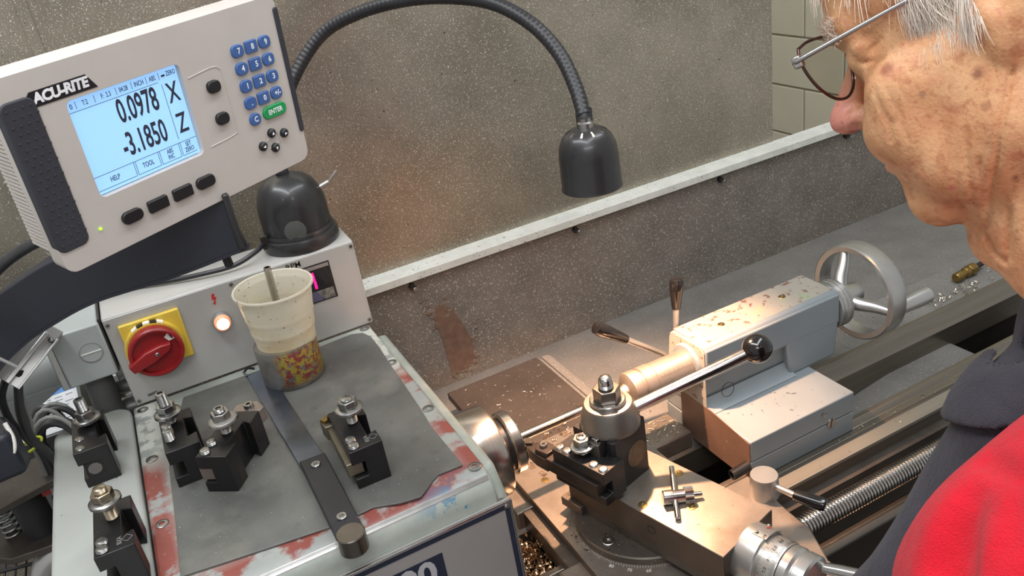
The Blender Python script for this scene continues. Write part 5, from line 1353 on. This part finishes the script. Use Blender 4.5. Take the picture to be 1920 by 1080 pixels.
def person():
    t = thing('person', 'white-haired person in red and navy jacket leaning over the lathe', 'person', (.62, .05, -1.2))
    r = random.Random(5)
    # one body mesh: fine head and neck, coarser trunk and arms, hands
    Hi = np.array(HR.inverted()); P, Q = sdf_mesh(head_sdf, (-.10, -.12, -.245), (.10, .14, .135), .0018)
    headP = P.copy(); headQ = Q
    Ps = [P]; Qs = [Q]; off = len(P)
    def trunk(G):
        F = cap(G, (.575, .215, .30), (.60, .12, -.2), .09, .10)
        for S, E_, W_ in (((.41, .18, .24), (.385, .125, -.05), (.455, .345, -.255)), ((.73, .255, .24), (.80, .20, -.03), (.80, .40, -.26))):
            F = smin(F, cap(G, (.575, .21, .30), S, .06, .05), .05); F = smin(F, cap(G, S, E_, .05, .04), .03); F = smin(F, cap(G, E_, W_, .038, .028), .03)
        return smin(F, cap(G, (.562, .254, .371), (.57, .235, .30), .05, .07), .04)
    for fn, lo, hi, h in ((trunk, (.3, -.03, -.33), (.9, .5, .42), .009),
                          (lambda G: hand_sdf(G, (.457, .355, -.262), (.22, .68, -.68), (.1, -.68, -.70), (.96, -.2, .1)), (.36, .27, -.46), (.60, .54, -.14), .003),
                          (lambda G: hand_sdf(G, (.80, .41, -.268), (-.1, .72, -.66), (-.1, -.66, -.72), (-.96, -.1, .1)), (.66, .32, -.46), (.92, .60, -.16), .003)):
        p, q = sdf_mesh(fn, lo, hi, h)
        p = p @ Hi[:3, :3].T + Hi[:3, 3]
        Ps.append(p); Qs.append(q + off); off += len(p)
    b = obj('body', mesh_from('body', np.concatenate(Ps), np.concatenate(Qs)), skin_material(), smooth=180)
    b.parent = t; b.matrix_parent_inverse = wmat(t).inverted(); b.matrix_basis = HR
    def part(name, fn, lo, hi, h, m, sm=2):
        p, q = sdf_mesh(fn, lo, hi, h); o = obj(name, mesh_from(name, p, q), m, t, smooth=180)
        if sm:
            s = o.modifiers.new('soft', 'SMOOTH'); s.iterations = sm; s.factor = .5
        return o
    mred = cloth('red_fleece', (200, 26, 44)); mnav = cloth('navy_cloth', (62, 60, 68), .15)
    part('jacket_front', navy_sdf, (.25, -.1, -.45), (.82, .5, .48), .005, mnav)
    part('jacket_sleeve', red_sdf, (.22, -.02, -.34), (.75, .45, .48), .004, mred, 1)
    part('jacket_sleeve', red_right_sdf, (.42, .0, -.36), (.95, .56, .46), .007, mred)
    part('jacket_back', back_sdf, (.38, -.16, -.4), (.82, .32, .45), .009, mred)
    part('lapel', lapel_sdf, (.38, .20, .20), (.58, .42, .38), .003, mnav, 1)
    part('collar', collar_sdf, (.42, .10, .24), (.72, .42, .48), .004, mnav)
    part('trousers', lambda G: smin(cap(G, (.53, .05, -.28), (.50, .10, -1.12), .11, .06), smin(cap(G, (.69, .06, -.28), (.74, -.05, -1.12), .11, .06), cap(G, (.54, .06, -.26), (.68, .06, -.26), .13), .04), .05), (.36, -.2, -1.2), (.9, .25, -.1), .012, mnav)
    msh = mat('dark_leather', (40, 34, 30), .5)
    for x, y in ((.49, .10), (.75, -.05)):
        part('shoe', lambda G, x=x, y=y: smax(smin(cap(G, (x, y - .05, -1.15), (x - .03, y + .14, -1.165), .048, .044), cap(G, (x, y - .03, -1.15), (x, y - .01, -1.08), .048, .05), .03), -(G[2] + 1.1985), .004), (x - .15, y - .15, -1.21), (x + .15, y + .25, -.98), .008, msh, 1)
    obj('button_ring', MB().tube([Vector((.5155, .2935, .3165)) + Vector((math.cos(a) * .0065, math.sin(a) * .003, math.sin(a) * .0085)) for a in [rad(60 + 22 * k) for k in range(10)]], .0008, 6), m_white, t)
    # hair: tapered strands rooted on the scalp, sideburns and brows
    nr = np.zeros_like(headP); v = headP; q = headQ
    fn = np.cross(v[q[:, 1]] - v[q[:, 0]], v[q[:, 2]] - v[q[:, 0]])
    for k in range(4): np.add.at(nr, q[:, k], fn)
    nr /= np.linalg.norm(nr, axis=1)[:, None] + 1e-9
    hair = MB()
    def strand(p, n_, d, L, w0, mb, lift=.25, seg=5, wob=.15):
        p = Vector(p); n_ = Vector(n_); d = Vector(d).normalized(); pts = [p - n_ * .001]
        side = n_.cross(d).normalized() * r.uniform(-wob, wob)
        for k in range(1, seg + 1):
            f = k / seg; d2 = (d + side * f - n_ * d.dot(n_) * .85 + n_ * lift * (1 - 1.2 * f)).normalized(); pts.append(pts[-1] + d2 * L / seg)
        mb.tube(pts, [w0 * (1 - .75 * k / seg) for k in range(seg + 1)], 3, False)
    ax_ = np.abs(v[:, 0]); inx = v[:, 2] > -.06
    line = .075 - np.clip((v[:, 1] - .055) * 0, 0, 1)
    scalp = ((v[:, 2] > .070) & (v[:, 1] < .082)) | ((v[:, 2] > .012) & (v[:, 1] < .030)) | ((v[:, 2] > .045) & (v[:, 1] < .056)) | ((v[:, 2] > -.04) & (v[:, 1] < -.045))
    side_ = (ax_ > .055) & (v[:, 2] > -.012) & (v[:, 2] < .034) & (v[:, 1] > -.004) & (v[:, 1] < .034)
    ids = np.where(scalp & ~((ax_ > .074) & (v[:, 1] > -.045) & (v[:, 1] < .005) & (v[:, 2] < .035)))[0]
    for i in [ids[r.randrange(len(ids))] for _ in range(6500)]:
        p, n_ = v[i], nr[i]; d = Vector((p[0] * 2.0, -.12 if p[1] < .05 else .35, -.75 if abs(p[0]) > .04 else -.1)) + Vector((r.gauss(0, .16), r.gauss(0, .16), r.gauss(0, .12)))
        strand(p, n_, d, r.uniform(.018, .038), r.uniform(.0003, .00055), hair)
    ids = np.where(side_)[0]
    for i in [ids[r.randrange(len(ids))] for _ in range(1900)]:
        p, n_ = v[i], nr[i]
        strand(p, n_, (p[0] * .2 + r.gauss(0, .05), .20 + r.gauss(0, .12), -1), r.uniform(.016, .036) * (1 - .4 * (p[2] < .0)), r.uniform(.00012, .00027), hair, .34)
    ids = np.where((v[:, 1] > .05) & (v[:, 2] > .055) & (v[:, 2] < .09) & (ax_ < .055))[0]
    for i in [ids[r.randrange(len(ids))] for _ in range(260)]:
        strand(v[i], nr[i], (v[i][0] * 4 + r.gauss(0, .4), .3, -.7), r.uniform(.015, .032), .00035, hair, .5)
    mh = mat('white_hair', (226, 215, 202), .5, 0, .16, 60, spec=.4)
    ho = obj('hair', hair, mh, b, local=True, smooth=60); ho['kind'] = 'stuff'
    brow = MB(); ids = np.where((v[:, 1] > .070) & (v[:, 2] > .013) & (v[:, 2] < .030) & (ax_ > .008) & (ax_ < .046))[0]
    for i in [ids[r.randrange(len(ids))] for _ in range(420)]:
        s = -1 if v[i][0] < 0 else 1
        strand(v[i], nr[i], (s * .75 + r.gauss(0, .25), .25 + r.gauss(0, .2), .15 + r.gauss(0, .3)), r.uniform(.008, .018), .00028, brow, .75)
    bo = obj('eyebrows', brow, mh, b, local=True, smooth=60); bo['kind'] = 'stuff'
    lash = MB()
    for s in (-1, 1):
        for k in range(16): strand((s * (.024 + .0014 * k), .0855 - .0007 * k - (.0045 if k > 9 else 0), .0005), (0, 1, 0), (s * .2, 1, -.25), .006, .0002, lash, .2)
    obj('eyelashes', lash, mat('grey_lash', (110, 90, 78), .6), b, local=True, smooth=60)
    eyes = MB(); m_eye = mat('eye_white', (225, 215, 205), .15, 0, .05, coat=.5)
    for s in (-1, 1): eyes.ball((s * .033, .0715, -.0045), .0152, 20)
    return t
PT = person()
def glasses():
    t = thing('eyeglasses', 'thin silver-framed eyeglasses worn by the person at the lathe', 'eyeglasses')
    t.matrix_basis = HR @ Matrix.Translation((0, .098, 0))
    Yl = lambda x: .0885 + .22 * abs(x) - .098
    out = [(-.0635, .0185), (-.050, .0215), (-.030, .0215), (-.014, .0185), (-.0105, .008), (-.0115, -.006), (-.018, -.0175), (-.030, -.0235), (-.044, -.0215), (-.057, -.0120), (-.0645, .0005), (-.066, .011)]
    mrim = mat('dark_bronze_metal', (92, 70, 66), .25, .9); msil = mat('silver_temple', (196, 194, 192), .22, 1, .03)
    glass = Nodes('spectacle_lens'); gb = glass.b; gb.inputs['Base Color'].default_value = (1, 1, 1, 1); gb.inputs['Roughness'].default_value = .02
    trn = glass.n('ShaderNodeBsdfTransparent'); trn.inputs[0].default_value = (.93, .93, .91, 1); gl = glass.n('ShaderNodeBsdfGlossy'); gl.inputs['Roughness'].default_value = .03
    mx = glass.n('ShaderNodeMixShader'); mx.inputs[0].default_value = .07
    glass.l(trn.outputs[0], mx.inputs[1]); glass.l(gl.outputs[0], mx.inputs[2]); glass.l(mx.outputs[0], glass.t.nodes['Material Output'].inputs[0])
    for s in (1, -1):
        loop = spline([(s * x, Yl(x), z) for x, z in out + out[:1]], 5)
        rim = obj('lens_rim', MB().tube(loop, .0011, 8, False), mrim, t, local=True, smooth=60)
        vs = [tuple(p) for p in loop[:-1]]
        for_ = MB(); n = len(vs); back = [(p[0], p[1] - .0016, p[2]) for p in vs]
        for_.add(vs + back, [tuple(range(n)), tuple(range(n, 2 * n))[::-1]] + [(i, (i + 1) % n, n + (i + 1) % n, n + i) for i in range(n)])
        obj('lens', for_, glass.m, t, local=True, smooth=20)
        tm = obj('temple_arm', MB().tube(spline([(s * -.066, .0095, .0105), (s * -.0705, .003, .0112), (s * -.0705, -.03, .0128), (s * -.0712, -.07, .0143), (s * -.074, -.105, .013), (s * -.076, -.122, -.002), (s * -.075, -.128, -.018)], 6), .0017, 8), msil, t, local=True, smooth=60)
        obj('hinge', MB().box(s * -.0665 - .0035, s * -.0665 + .0035, .0035, .0095, .0065, .0145), msil, t, bevel=.001, local=True)
        obj('nose_pad', MB().ball((s * -.0105, -.012, -.008), .0045, 12, (.5, .7, 1.2)), mat('clear_pad', (220, 214, 208), .2), rim, local=True)
    obj('bridge', MB().tube(spline([(-.0105, Yl(.0105), .010), (0, -.003, .0135), (.0105, Yl(.0105), .010)], 6), .0012, 8), mrim, t, local=True, smooth=60)
glasses()
